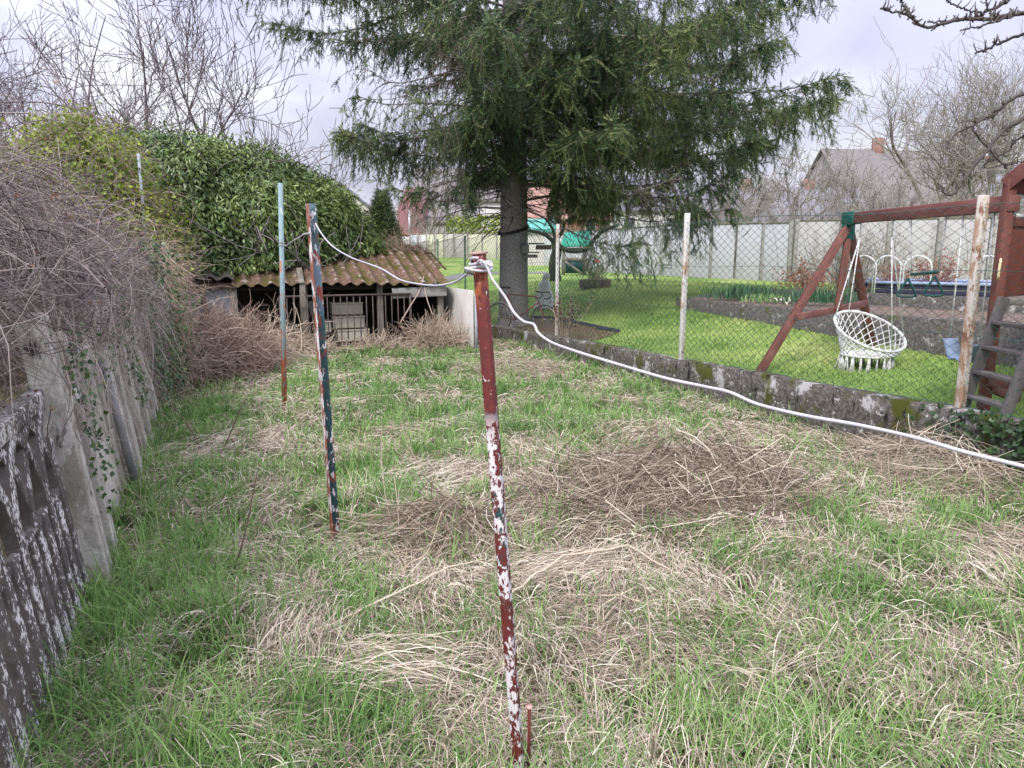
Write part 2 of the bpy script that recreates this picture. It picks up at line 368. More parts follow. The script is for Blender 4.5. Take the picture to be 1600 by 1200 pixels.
def straws(mb, x, y, d, L, zoff, arch, tint, jit=.7, seed=55, wk=1.0, az0=None):
    N = len(x); az = (6.283*1.5*vnoise(x*1.1, y*1.1, seed) if az0 is None else az0)+rng.normal(0, jit, N)
    u = np.linspace(-.5, .5, 6); bend = rng.normal(0, .55, N)*np.where(rng.random(N) < .2, 2.5, 1); a2 = az[:, None]+bend[:, None]*u[None]
    st = (L/5)[:, None]
    px = x[:, None]+np.cumsum(np.cos(a2)*st, 1)-L[:, None]*.5*np.cos(az)[:, None]; py = y[:, None]+np.cumsum(np.sin(a2)*st, 1)-L[:, None]*.5*np.sin(az)[:, None]
    tilt = rng.normal(0, .22, N)
    pz = hplot(px, py)+zoff[:, None]+(arch[:, None]*(1-4*u[None]**2))+np.maximum(tilt[:, None]*u[None]*L[:, None], -zoff[:, None]*.8)
    ta = az+1.57; rl = rng.normal(0, .7, N); side = np.stack([np.cos(ta)*np.cos(rl), np.sin(ta)*np.cos(rl), np.sin(rl)], 1)
    W = (.0012+.00042*d)*np.clip(np.exp(rng.normal(0, .45, N)), .4, 1.6)*wk; W = W[:, None]*np.array([.8, 1, 1, 1, .8, .3])[None]
    mb.ribbons(np.stack([px, py, pz], -1), W, side, tint)
mb = MB()
dn = lambda x, y, d: np.clip(1.2-.75*gmask(x, y), .25, 1)*np.clip(1.9/(1+(d/3.0)**1.8), .10, 1)*(.30+1.0*sstep(.30, .62, fbm(x*3.3, y*3.3, 123, 2)))
x, y, d = scatter(440000, dn)
N = len(x); straws(mb, x, y, d, rng.uniform(.05, .24, N), rng.uniform(.0, .05, N)**1.0+.004, rng.uniform(0, .05, N), np.clip(rng.normal(.56, .28, N)+.35*(fbm(x*1.4, y*1.4, 91)-.5), 0, 1))
# arching dead leaves that stand a little above the mat
x, y, d = scatter(4200, lambda x, y, d: dn(x, y, d)*(1-.7*sstep(.2, .5, heapmask(x, y)))); tuft0 = mb.n
blades(mb, x, y, d, 26, .15+.16*rng.random(len(x)), .03, dead=True)
x, y, d = scatter(7000, dn); N = len(x)
straws(mb, x, y, d, rng.uniform(.12, .40, N), rng.uniform(.02, .08, N), rng.uniform(.01, .06, N), np.clip(rng.normal(.64, .22, N), 0, 1), 1.5, 66, .75)
# broken stalks of last year's weeds, kinked once, lying through the grass
x, y, d = scatter(1500, lambda x, y, d: .16/(1+(d/6)**2)); N = len(x); az = rng.uniform(0, 6.283, N); L = rng.uniform(.25, .85, N); kk = rng.normal(0, .6, N); q0 = np.stack([x, y], 1)
d1_ = np.stack([np.cos(az), np.sin(az)], 1); d2_ = np.stack([np.cos(az+kk), np.sin(az+kk)], 1); f_ = np.array([0, .3, .58, .62, .82, 1.])
pts_ = np.stack([q0+d1_*(L*min(v, .6))[:, None]+d2_*(L*max(v-.6, 0))[:, None] for v in f_], 1); hz = np.stack([rng.uniform(.0, .04, N), rng.uniform(.03, .08, N), rng.uniform(.05, .13, N), rng.uniform(.05, .13, N), rng.uniform(.02, .08, N), rng.uniform(0, .04, N)], 1)
mb.tubes(np.concatenate([pts_, (hplot(pts_[..., 0], pts_[..., 1])+hz)[..., None]], -1), rng.uniform(.0014, .0032, N)[:, None]*np.linspace(1.1, .6, 6)[None], 4, np.clip(rng.normal(.55, .25, N), 0, 1))
# flattened mats, every straw of a mat combed the same way
for k in range(46):
    s0_, t0_ = rng.uniform(-5.5, -.5), rng.uniform(-4.6, 7); c_ = XY(s0_, t0_); d0_ = math.hypot(*c_)
    if heapmask(c_[0], c_[1]) > .3 or c_[1] < 1.6: continue
    n_ = int(420*np.clip(1.5/(1+(d0_/5)**1.6), .3, 1)); q_ = np.sqrt(rng.random(n_))*rng.uniform(.18, .42); a_ = rng.uniform(0, 6.28, n_); az_ = rng.uniform(0, 6.28)
    x = c_[0]+q_*np.cos(a_)*1.3; y = c_[1]+q_*np.sin(a_); straws(mb, x, y, np.hypot(x, y), rng.uniform(.12, .42, n_), rng.uniform(.01, .07, n_), rng.uniform(0, .05, n_), np.clip(rng.normal(rng.uniform(.45, .75), .2, n_), 0, 1), .28, 55, 1.0, az0=az_)
tag(mb.build('dead_grass', M_STRAW), 'bleached dead grass lying matted over the plot', 'grass', kind='stuff')
# matted heap of dead grass
def heap(n, mx, my, r, label, dark=.0, name='dead_grass_heap', L=(.08, .42), hh=.10):
    mb = MB(); q = np.sqrt(rng.random(n))*r*1.15; a = rng.uniform(0, 6.283, n); x = mx+q*np.cos(a); y = my+q*np.sin(a)
    s, t = ST(x, y); k = s < -.1; x, y, q = x[k], y[k], q[k]; n = len(x)
    straws(mb, x, y, np.hypot(x, y), rng.uniform(*L, n), rng.random(n)**2*hh*np.clip(1.2-q/r, .1, 1)+.01, rng.uniform(0, .06, n), np.clip(rng.normal(.27+dark, .2, n), 0, 1), .9, 55+int(r*10), .9)
    n2 = n//15; q = np.sqrt(rng.random(n2))*r; a = rng.uniform(0, 6.283, n2); x = mx+q*np.cos(a); y = my+q*np.sin(a); s, t = ST(x, y); k = s < -.2; x, y = x[k], y[k]; n2 = len(x)
    az = rng.uniform(0, 6.283, n2); L_ = rng.uniform(.2, .75, n2); u = np.linspace(-.5, .5, 6); bd = rng.normal(0, .5, n2); aa = az[:, None]+bd[:, None]*u[None]
    px = x[:, None]+np.cos(aa)*L_[:, None]*u[None]; py = y[:, None]+np.sin(aa)*L_[:, None]*u[None]; pz = hplot(px, py)+(.03+rng.random(n2)*hh)[:, None]+(rng.normal(0, .42, n2)*L_)[:, None]*u[None]; pz = np.maximum(pz, hplot(px, py)+.01)
    mb.tubes(np.stack([px, py, pz], -1), rng.uniform(.0016, .0042, n2)[:, None]*np.linspace(1.1, .6, 6)[None], 3, np.clip(rng.normal(.38+dark, .3, n2), 0, 1))
    return tag(mb.build(name, M_STRAW), label, 'grass heap')
h0, h1 = MOUNDS[0], MOUNDS[1]
heap(15000, h0[0]+.06, h0[1]+.08, .92, 'wide flattened heap of brown dead grass in the middle of the plot')
heap(2600, MOUNDS[2][0], MOUNDS[2][1], .36, 'small hollow tussock of brown dead grass beside the red post', .02, L=(.15, .45))
heap(4200, MOUNDS[3][0], MOUNDS[3][1], .75, 'tangle of long pale dead grass leaning against the low stone wall', .22, L=(.3, .8), hh=.25)
heap(2500, MOUNDS[4][0], MOUNDS[4][1], .8, 'faded patch of fallen dead grass halfway to the shed, right of the red post', .2, L=(.2, .5))
# short lawn blades
mb = MB(); n = 300000; s = rng.uniform(.18, 9, n); t = rng.uniform(-4, 17, n); xy = XYv(s, t); x, y = xy.T; d = np.hypot(x, y)
ok = (np.abs(x) < y*.9) & (y > 3) & (rng.random(n) < np.clip(1.2/(1+(d/8)**1.5), .12, 1)); x, y, d = x[ok], y[ok], d[ok]; n = len(x)
az = rng.uniform(0, 6.28, n); h = rng.uniform(.015, .05, n); z = hlawn(x, y)
q = np.stack([np.stack([x, y, z-.005], 1), np.stack([x+np.cos(az)*h*.3, y+np.sin(az)*h*.3, z+h*.6], 1), np.stack([x+np.cos(az)*h*.8, y+np.sin(az)*h*.8, z+h], 1)], 1)
mb.ribbons(q, (.003+.0007*d)[:, None]*np.array([1, .8, .1])[None], np.stack([-np.sin(az), np.cos(az), 0*az], 1), np.clip(.5+1.1*(fbm(x*1.1, y*1.1, 31)-.5)+.5*(fbm(x*4, y*4, 37)-.5)+rng.normal(0, .16, n), 0, 1))
M_LBL = m_tint('lawn_blades', [(0, (.14, .24, .06)), (.5, (.26, .37, .10)), (1, (.46, .50, .20))], .55, .3)
tag(mb.build('lawn_grass', M_LBL), 'short bright green grass of the neighbouring lawn', 'grass', kind='stuff')
def sp(s, t, z): q = XY(s, t); return np.array([q[0], q[1], z])
GZ = -.24
# ================================================================== POSTS AND CABLE IN THE PLOT
M_RED = m_layers('red_flaked_paint', [(.3, (.10, .022, .021)), (.7, (.17, .034, .031))], [
    ((.30, .085, .035), 26, .46, .10, (1, 1, .3), (1.52, 1.57, 1.64, 1.7)),
    ((.012, .062, .066), 9, .565, .02, (1, 1, .6), (-.2, 0, 1.2, 1.25)),
    ((.66, .64, .66), 21, .49, .02, (1, 1, .6), (-.3, -.1, 1.12, 1.28)), ((.115, .025, .024), 48, .53, .02, (1, 1, .7), None),
    ((.66, .64, .66), 60, .66, .02, (1, 1, .8), None),
    ((.10, .035, .025), 35, .62, .02, (1, 1, .4), None)], .6, .5, 90, .002)
M_TEAL = m_layers('teal_flaked_paint', [(.3, (.013, .048, .055)), (.7, (.03, .08, .088))], [
    ((.13, .19, .24), 5, .52, .06, (1, 1, .5), (1.25, 1.45, 1.9, 2.0)),
    ((.22, .05, .035), 20, .56, .03, (1, 1, .45), None),
    ((.60, .58, .58), 34, .585, .02, (1, 1, .4), None),
    ((.15, .055, .03), 40, .60, .03, (1, 1, .5), None)], .6, .5, 90, .002)
M_RUSTEDGE = m_layers('rusty_edge', [(.3, (.16, .05, .035)), (.7, (.33, .13, .08))], [
    ((.62, .60, .60), 20, .52, .03, (1, 1, .4), None), ((.05, .12, .13), 9, .62, .03, (1, 1, .5), None)], .75, .5, 90, .002)
M_PALEBLUE = m_layers('pale_blue_paint', [(.3, (.16, .24, .26)), (.7, (.25, .34, .36))], [
    ((.36, .14, .07), 5, .56, .04, (1, 1, .6), None), ((.42, .12, .06), 14, .45, .05, (1, 1, .5), (-.5, -.4, .55, .8)),
    ((.62, .6, .58), 30, .63, .02, (1, 1, .4), None)], .6, .4, 90, .002)
def frame(a, b, hint=(0, -1, 0)):
    d = unit(np.asarray(b)-np.asarray(a)); s = np.cross(d, np.asarray(hint, float)); s = unit(s); return d, s, np.cross(s, d)
a = G(813, 1222); b = P(748.5, 397, 2.03)
red = thing('red_post', 'tall thin iron post with flaking red and white paint, cable looped round its top', 'post', (a[0], a[1], 0))
d_, sx, sy = frame(a, b); az = .32; ux = sx*math.cos(az)+sy*math.sin(az); uy = np.cross(d_, ux)
mb = MB(); L = np.linalg.norm(b-a); mb.box((a+b)/2-d_*.1, (.0325, .0325, L+.2), np.stack([ux, uy, d_])); mb.build('shaft', M_RED, red, bevel=.004)
mb = MB(); mb.box(b+d_*.003, (.040, .040, .006), np.stack([ux, uy, d_])); mb.build('cap', m_noise('cap_rust', [(.3, (.25, .12, .09)), (.7, (.5, .38, .34))], 60), red, bevel=.002)
a2 = G(826, 1222); b2 = P(827, 1106, 2.03); mb = MB(); mb.tube([a2, b2], .0055, 8); 
st = thing('iron_stake', 'short rusty iron rod with a flat head standing beside the foot of the red post', 'stake', a2); mb.build('rod', m_layers('dark_rust', [(.3, (.09, .02, .018)), (.7, (.16, .04, .032))], [((.5, .45, .44), 60, .64, .02, (1, 1, .6), None)]), st)
mb = MB(); mb.tube([b2, b2+np.array([0, 0, .006])], .011, 10); mb.build('head', m_noise('pink_rust', [(.3, (.4, .16, .13)), (.7, (.6, .4, .36))], 60), st)
# angle-iron post
a = G(526, 852); b = P(486.5, 318, a[1]-.02); d_, sx, sy = frame(a, b)
tp = thing('teal_post', 'teal angle-iron post with rusty flaking edges, second from the viewer', 'post', (a[0], a[1], 0))
az = -.55; ux = sx*math.cos(az)+sy*math.sin(az); uy = np.cross(d_, ux); L = np.linalg.norm(b-a); M = np.stack([ux, uy, d_]); c = (a+b)/2-d_*.12
mb = MB(); mb.box(c, (.052, .005, L+.24), M); mb.build('wide_flange', M_TEAL, tp, bevel=.001)
mb = MB(); mb.box(c-ux*.0285-uy*.019, (.005, .044, L+.236), M); mb.build('side_flange', M_RUSTEDGE, tp, bevel=.001)
a = G(445, 642); b = P(438, 286, a[1]); d_, sx, sy = frame(a, b)
bp = thing('pale_blue_post', 'slim pale blue post with rust patches standing farthest back, near the shed', 'post', (a[0], a[1], 0))
mb = MB(); L = np.linalg.norm(b-a); mb.tube([a-d_*.2, b], .027, 14); mb.build('shaft', M_PALEBLUE, bp, smooth=False)
mb = MB(); k = np.linspace(0, 1, 40); ring = P(440.5, 383, a[1]); ring = np.stack([ring[0]+.034*np.cos(k*18), ring[1]+.034*np.sin(k*18), ring[2]+.02*np.sin(k*7)+.03*k], -1); mb.tube(ring, .004, 5); mb.build('wire_binding', m_noise('grey_wire', [(.3, (.3, .3, .3)), (.7, (.6, .6, .6))], 30), bp)
postB = P(494, 345, 3.72); postA = P(760, 412, 2.0); post3 = P(446, 385, 7.0)
M_CABLE = m_noise('white_cable', [(.3, (.38, .37, .43)), (.7, (.56, .55, .61))], 12, .45, .1, .002)
def smooth_path(pts, n=80):
    p = np.asarray(pts, float); t = np.concatenate([[0], np.cumsum(np.linalg.norm(np.diff(p, axis=0), axis=1))]); t /= t[-1]
    # Catmull-Rom through the points
    out = []; q = np.vstack([2*p[0]-p[1], p, 2*p[-1]-p[-2]]); m = len(p)-1
    for i in range(m):
        for k in np.linspace(0, 1, max(3, n//m), endpoint=False):
            p0, p1, p2, p3 = q[i:i+4]
            out.append(.5*((2*p1)+(-p0+p2)*k+(2*p0-5*p1+4*p2-p3)*k*k+(-p0+3*p1-3*p2+p3)*k**3))
    out.append(p[-1]); return np.array(out)
cb = thing('white_cable', 'white electric cable slung from the red post across the plot towards the wall', 'cable', (postA[0], postA[1], postA[2]))
mb = MB()
pts = [P(745, 412, 1.99), P(752, 407, 1.97), P(762, 420, 1.97), P(770, 437, 1.96), P(790, 465, 1.93), P(803, 488, 1.90), P(818, 502, 1.88), P(834, 507, 1.86), P(841, 520, 1.84), P(862, 535, 1.80), P(900, 549, 1.74), P(965, 569, 1.64), P(1040, 591, 1.54), P(1100, 604, 1.47), P(1140, 613, 1.42),
       P(1185, 632, 1.37), P(1260, 650, 1.30), P(1340, 664, 1.23), P(1430, 684, 1.17), P(1510, 707, 1.12), P(1600, 729, 1.07), P(1700, 754, 1.02), P(1900, 800, .92)]
mb.tube(smooth_path(pts, 220), .0034, 8); mb.build('slack_length', M_CABLE, cb, smooth=True)
mb = MB()
pts = [P(493, 349, 3.70), P(503, 366, 3.62), P(520, 385, 3.45), P(548, 402, 3.25), P(575, 412, 3.05), P(598, 421, 2.9), P(625, 437, 2.7), P(655, 444, 2.5), P(685, 446, 2.3), P(712, 440, 2.15), P(733, 425, 2.05), P(745, 412, 1.99)]
mb.tube(smooth_path(pts, 150), .0032, 8); mb.build('taut_length', M_CABLE, cb, smooth=True)
mb = MB(); k = np.linspace(0, 1, 120); cc = P(750, 414, 2.03)
th = k*2*math.pi*3.6+1; rr = .031+.006*np.sin(k*19); mb.tube(np.stack([cc[0]+rr*np.cos(th)+.004*np.sin(k*30), cc[1]+rr*np.sin(th), cc[2]-.022+.036*k+.012*np.cos(th+1.5)*np.sin(k*9)], -1), .0038, 8)
tail = [P(755, 409, 1.98), P(768, 416, 1.985), P(766, 411, 1.99), P(752, 415, 1.98)]
mb.tube(smooth_path(tail, 30), .0034, 8); mb.build('coil', M_CABLE, cb, smooth=True)
mb = MB(); pts = [postB+np.array([-.03, 0, -.06]), P(475, 366, 4.4), P(468, 371, 4.9), P(460, 375, 5.8), post3]; mb.tube(smooth_path(pts, 40), .0045, 6)
tag(mb.build('grey_string', m_noise('string', [(.3, (.4, .4, .42)), (.7, (.65, .65, .66))], 30), None), 'thin pale string tied between the teal post and the pale blue post', 'string')
# ================================================================== LEFT BOUNDARY
def lichen_mat(name, base, white=.50, wcol=(.55, .54, .55), sc=16):
    return m_layers(name, base, [((.30, .27, .22), 3, .55, .12, (1, 1, .5), None), (wcol, sc, white, .02, (1, 1, .6), None), (wcol, sc*3.5, .64, .02, (1, 1, .8), None), ((.06, .055, .05), 11, .63, .05, (1, 1, .4), None)], .95, 1.0, 45, .012, .1)
M_LICH = lichen_mat('lichened_concrete', [(.3, (.07, .062, .062)), (.7, (.15, .135, .135))], .555, (.58, .56, .58), 40)
M_OLDCON = lichen_mat('old_concrete', [(.3, (.40, .375, .345)), (.7, (.60, .57, .53))], .56, (.6, .58, .54), 9)
M_PALECON = lichen_mat('pale_concrete', [(.3, (.44, .41, .36)), (.7, (.60, .57, .52))], .60, (.68, .66, .62), 5)
def fxyz(t, z, s=-5.9, lean=.12): # point on the leaning fence plane
    q = XY(s-.04*(t+2.2)-lean*z, t); return np.array([q[0], q[1], zbase(t)+z])
def face_lichen():
    m, nt, b = newmat('lichen_on_faces'); v = coords(nt); geo = nt.nodes.new('ShaderNodeNewGeometry'); dt = nt.nodes.new('ShaderNodeVectorMath'); dt.operation = 'DOT_PRODUCT'
    nt.links.new(geo.outputs['True Normal'], dt.inputs[0]); dt.inputs[1].default_value = (.86, .32, .40); mr = nt.nodes.new('ShaderNodeMapRange'); mr.inputs['From Min'].default_value = .25; mr.inputs['From Max'].default_value = .6; nt.links.new(dt.outputs['Value'], mr.inputs[0])
    base = ramp(nt, noise(nt, v, 14, 8, .7), [(.3, (.05, .043, .04)), (.7, (.13, .115, .105))]); n_ = noise(nt, coords(nt, (1, 1, .6)), 75, 7, .6); n2_ = noise(nt, v, 5, 3)
    ad = nt.nodes.new('ShaderNodeMath'); ad.operation = 'MULTIPLY_ADD'; nt.links.new(n2_, ad.inputs[0]); ad.inputs[1].default_value = .7; nt.links.new(n_, ad.inputs[2])
    k = ramp(nt, ad.outputs[0], [(.885, (0, 0, 0)), (.92, (1, 1, 1))]); mu = nt.nodes.new('ShaderNodeMath'); mu.operation = 'MULTIPLY'; nt.links.new(k, mu.inputs[0]); nt.links.new(mr.outputs[0], mu.inputs[1])
    nt.links.new(mixc(nt, mu.outputs[0], base, (.62, .60, .61)), b.inputs['Base Color']); b.inputs['Roughness'].default_value = .95; bump(nt, b, noise(nt, v, 60, 8, .7), .8, .008); return m
M_LICH = face_lichen()
n3 = np.array([N2[0], N2[1], .12]); n3 /= np.linalg.norm(n3); d3 = np.array([D2[0], D2[1], 0.])
of = thing('ornamental_concrete_fence', 'dark lichen-spotted concrete fence panel with slats below and interlaced arches above', 'fence', fxyz(-3, 0))
t0, t1 = -4.7, -1.86; us = np.arange(t0+.06, t1, .135)
for u in us:
    mb = MB(); mb.beam(fxyz(u, -.15), fxyz(u, .62), .068, .055, n3); mb.build('slat', M_LICH, of, bevel=.008)
for z0, hh in ((.60, .035), (1.03, .08)):
    mb = MB(); mb.beam(fxyz(t0, z0), fxyz(t1, z0), .035 if z0 < .8 else .07, hh, (0, 0, 1)); mb.build('rail', M_LICH, of, bevel=.008)
for u in us[::2]:
    for sg in (-1, 1):
        pts = []
        for k in np.linspace(0, 1, 9):
            a = k*math.pi/2; uu = u+sg*.40*(1-math.cos(a)); zz_ = .60+.41*math.sin(a)
            if t0 < uu < t1: pts.append(fxyz(uu, zz_))
        if len(pts) > 3:
            mb = MB()
            pts = np.array(pts); T = unit(np.gradient(pts, axis=0)); sdv = unit(np.cross(T, n3)); V = []
            off = .003*((int(round((u-t0)/.135)) % 4)-1.5)+sg*.0015
            for (du, dv) in ((-.030, -.024), (.030, -.024), (.030, .024), (-.030, .024), (-.030, -.024)): V.append(pts+sdv*du+n3*(dv+off))
            mb.grid(np.array(V)); mb.build('arch', M_LICH, of)
cf = thing('concrete_panel_fence', 'old pale concrete panel fence with rough lichened posts under bare vines', 'fence', fxyz(2, 0))
for t, hgt, wd in ((-1.76, 1.42, .15), (-1.42, 1.30, .10), (-.02, 1.40, .14), (.38, 1.36, .13), (1.05, 1.34, .12), (1.62, 1.30, .13), (2.35, 1.34, .14), (2.75, 1.30, .11), (4.3, 1.3, .13), (6, 1.3, .13), (7.7, 1.3, .13)):
    mb = MB(); ks = np.linspace(-.15, hgt, 9); 
    for dt in (-.33, .33): mb.beam(fxyz(t+dt*wd, -.2, -5.84), fxyz(t+dt*wd, hgt*(1 if dt < 0 else .985), -5.84), wd*.36, .09, n3)
    mb.beam(fxyz(t, -.2, -5.87), fxyz(t, hgt-.03, -5.87), wd*.98, .10, n3)
    mb.build('post', M_OLDCON, cf, bevel=.012)
ts = [-1.69, -.05, 1.0, 2.38, 4.25, 5.95, 8.2]
for i in range(len(ts)-1):
    for r_ in range(2):
        mb = MB(); mb.beam(fxyz((ts[i]+ts[i+1])/2, -.1+.6*r_, -5.92), fxyz((ts[i]+ts[i+1])/2, .49+.6*r_, -5.92), ts[i+1]-ts[i]-.03, .045, n3)
        mb.build('panel', M_PALECON if i == 0 else M_OLDCON, cf, bevel=.008)
mb = MB(); mb.tube([fxyz(-.22, .15, -5.79), fxyz(-.26, 1.02, -5.81)], .026, 12)
tag(mb.build('grey_pipe', m_noise('grey_pvc', [(.3, (.20, .20, .21)), (.7, (.30, .30, .31))], 8), None, smooth=True), 'grey plastic pipe standing upright against the pale fence panel', 'pipe')
# ---- vines
M_VINE = m_tint('bare_vine_bark', [(0, (.055, .042, .045)), (.4, (.18, .145, .145)), (.75, (.35, .295, .28)), (1, (.56, .49, .43))], .85)
M_IVY = m_tint('ivy_leaf', [(0, (.018, .04, .018)), (.5, (.05, .095, .035)), (.85, (.10, .17, .05)), (1, (.32, .38, .10))], .4, .1, .4)
M_DEADLEAF = m_tint('dead_leaf', [(0, (.12, .05, .05)), (.5, (.24, .11, .09)), (1, (.32, .24, .12))], .8, .2)
def wander(p, d, L, n, curl, grav, N):
    st = (L/(n-1))[:, None]; out = [p]; d = unit(d); c = rng.normal(0, curl, (N, 3))
    for k in range(n-1):
        c = c*.8+rng.normal(0, curl, (N, 3))*.5; d = unit(d+c*.35+np.array([0, 0, -grav])); out.append(out[-1]+d*st)
    return np.stack(out, 1)
def vxyz(s, t, z): q = XYv(s, t); return np.concatenate([q, (zbase(t)+z)[:, None]], 1)
def VT(mb, Pn, r, sides, tint, smax=-5.66):
    q = Pn[:, ::2].reshape(-1, 3); s, t = ST(q[:, 0], q[:, 1]); n_ = Pn[:, ::2].shape[1]; s = s.reshape(-1, n_).max(1); zz_ = (q[:, 2]-zbase(t)).reshape(-1, n_).min(1); t = t.reshape(-1, n_).min(1)
    k = (s < smax+.08*rng.normal(0, 1, len(s))) & (zz_ > 1.02+.26*sstep(-.6, -1.5, t)+.08*rng.normal(0, 1, len(s))-.28*sstep(.8, 3, t)) & (t > -4.3) & (s < smax-.035*(t+2.2)+.05*rng.normal(0, 1, len(s))) | ((s < -6.22) & (t > -4.3) & (zz_ > .1))
    mb.tubes(Pn[k], r[k][:, None]*np.linspace(1.1, .5, Pn.shape[1])[None], sides, tint[k])
vine = thing('bare_vine', 'leafless purple-brown climbing vine heaped over the top of the concrete fence', 'vine', fxyz(0, 1.1))
def vtop(t): return 2.28+.2*sstep(.5, -2.5, t)-.16*sstep(1.0, 2.5, t)-.45*sstep(2.4, 3.6, t)+.14*(vnoise(t*1.7, t*0, 4)-.5)
mb = MB(); N = 4600; t = rng.uniform(-4.0, 3.2, N); k = rng.random(N); s = -7.4+1.5*k**.8
z = .95+(vtop(t)-.95)*np.clip(1-((k-.35)/.75)**2, .1, 1)*rng.uniform(.55, 1.0, N)
p = vxyz(s, t, z); d = np.concatenate([XYv(rng.normal(.55, .5, N), rng.normal(.35, .5, N))-W0, rng.normal(.1, .35, N)[:, None]], 1)
VT(mb, wander(p, d, rng.uniform(.3, .9, N), 8, .8, .16, N), rng.uniform(.0016, .0038, N), 3, np.clip(rng.normal(.48, .22, N), 0, 1))
N = 8500; t = rng.uniform(-4.0, 3.3, N); k = rng.random(N); s = -7.2+1.4*k
z = .8+(vtop(t)-.85)*np.clip(1-((k-.35)/.8)**2, .1, 1)*rng.uniform(.2, 1.0, N)
p = vxyz(s, t, z); d = rng.normal(0, 1, (N, 3))+np.array([.2, -.3, -.2])
VT(mb, wander(p, d, rng.uniform(.15, .5, N), 6, 1.0, .1, N), rng.uniform(.0010, .0022, N), 3, np.clip(rng.normal(.58, .24, N), 0, 1))
N = 2200; t = rng.uniform(-4.0, 0, N); s = rng.uniform(-6.9, -6.25, N); p = vxyz(s, t, rng.uniform(.3, 1.3, N)); VT(mb, wander(p, rng.normal(0, 1, (N, 3)), rng.uniform(.2, .6, N), 6, .9, .1, N), rng.uniform(.0012, .003, N), 3, np.clip(rng.normal(.35, .2, N), 0, 1), -6.15)
N = 170; t = rng.uniform(-3.8, 3.4, N); s = rng.uniform(-7.0, -6.0, N); p = vxyz(s, t, rng.uniform(1.0, 1.9, N)); VT(mb, wander(p, rng.normal(0, 1, (N, 3))+np.array([.3, .2, .5]), rng.uniform(.4, 1.1, N), 10, .7, .08, N), rng.uniform(.0045, .0095, N), 6, np.clip(rng.normal(.3, .2, N), 0, 1))
# long arching shoots along the crest
N = 300; t = rng.uniform(-3.4, 3.2, N); s = rng.uniform(-7.2, -6.2, N); p = vxyz(s, t, vtop(t)*rng.uniform(.8, .98, N))
d = np.concatenate([XYv(rng.normal(.8, .3, N), rng.normal(.3, .6, N))-W0, rng.uniform(.1, .7, N)[:, None]], 1)
VT(mb, wander(p, d, rng.uniform(.6, 1.2, N), 12, .5, .16, N), rng.uniform(.0022, .0040, N), 4, np.clip(rng.normal(.22, .12, N), 0, 1), -5.6)
mb.build('tangled_stems', M_VINE, vine)
mb = MB(); N = 330; t = rng.uniform(-2.0, 3.4, N); s = rng.uniform(-6.0, -5.85, N); p = vxyz(s, t, rng.uniform(.9, 1.5, N)); d = np.stack([rng.normal(0, .25, N), rng.normal(0, .25, N), -np.ones(N)], 1)
Pn = wander(p, d, rng.uniform(.3, .9, N), 9, .9, .25, N); zb = hplot(Pn[..., 0], Pn[..., 1])+.02; Pn[..., 2] = np.maximum(Pn[..., 2], zb); kk = ST(Pn[..., 0], Pn[..., 1])[0].max(1) < -5.60; Pn = Pn[kk]; N = len(Pn)
mb.tubes(Pn, (rng.uniform(.0012, .0028, N)[:, None]*np.linspace(1.1, .5, 9)[None]), 3, np.clip(rng.normal(.78, .2, N), 0, 1)); mb.build('hanging_stems', M_VINE, vine)
mb = MB(); N = 900; t = rng.uniform(-4.5, 4, N); s = rng.uniform(-7, -5.8, N); p = vxyz(s, t, 1.0+(vtop(t)-.95)*rng.random(N)); mb.leaves(p, rng.normal(0, 1, (N, 3)), rng.normal(0, 1, (N, 3)), rng.uniform(.015, .035, N), rng.uniform(.012, .024, N), .3, rng.random(N)); mb.build('withered_leaves', M_DEADLEAF, vine)
iv = MB(); pts_ = []; tt = []
for tc_, n_, z0, z1, spr_ in ((-1.66, 90, .35, 1.25, .05), (-1.45, 110, .5, 1.35, .09), (.35, 260, .6, 1.5, .16), (2.0, 420, .3, 1.5, .25), (3.6, 900, .2, 1.7, .45), (-.9, 60, .9, 1.3, .4)):
    t = rng.normal(tc_, spr_, n_); z = rng.uniform(z0, z1, n_); pts_.append(vxyz(-5.80-.12*z+rng.uniform(0, .05, n_), t, z))
p = np.concatenate(pts_); N = len(p); d = np.stack([rng.normal(.1, .5, N), rng.normal(-.1, .5, N), rng.normal(-.6, .5, N)], 1); nr = np.tile([.9, -.3, .3], (N, 1))+rng.normal(0, .3, (N, 3))
iv.leaves(p, d, nr, rng.uniform(.02, .038, N), rng.uniform(.018, .034, N), .15, np.clip(rng.normal(.45, .2, N), 0, 1))
tag(iv.build('fence_ivy', M_IVY, None), 'dark green ivy climbing the posts of the concrete fence', 'ivy')
# grey-blue pole behind the vine
q = P(216, 240, 11.3); mb = MB(); mb.tube([(q[0], q[1], -.2), q], .021, 10)
tag(mb.build('grey_pole', m_noise('grey_blue', [(.3, (.28, .32, .38)), (.7, (.42, .46, .52))], 8), None, smooth=True), 'slender grey-blue pole rising out of the vines at the left fence', 'pole')
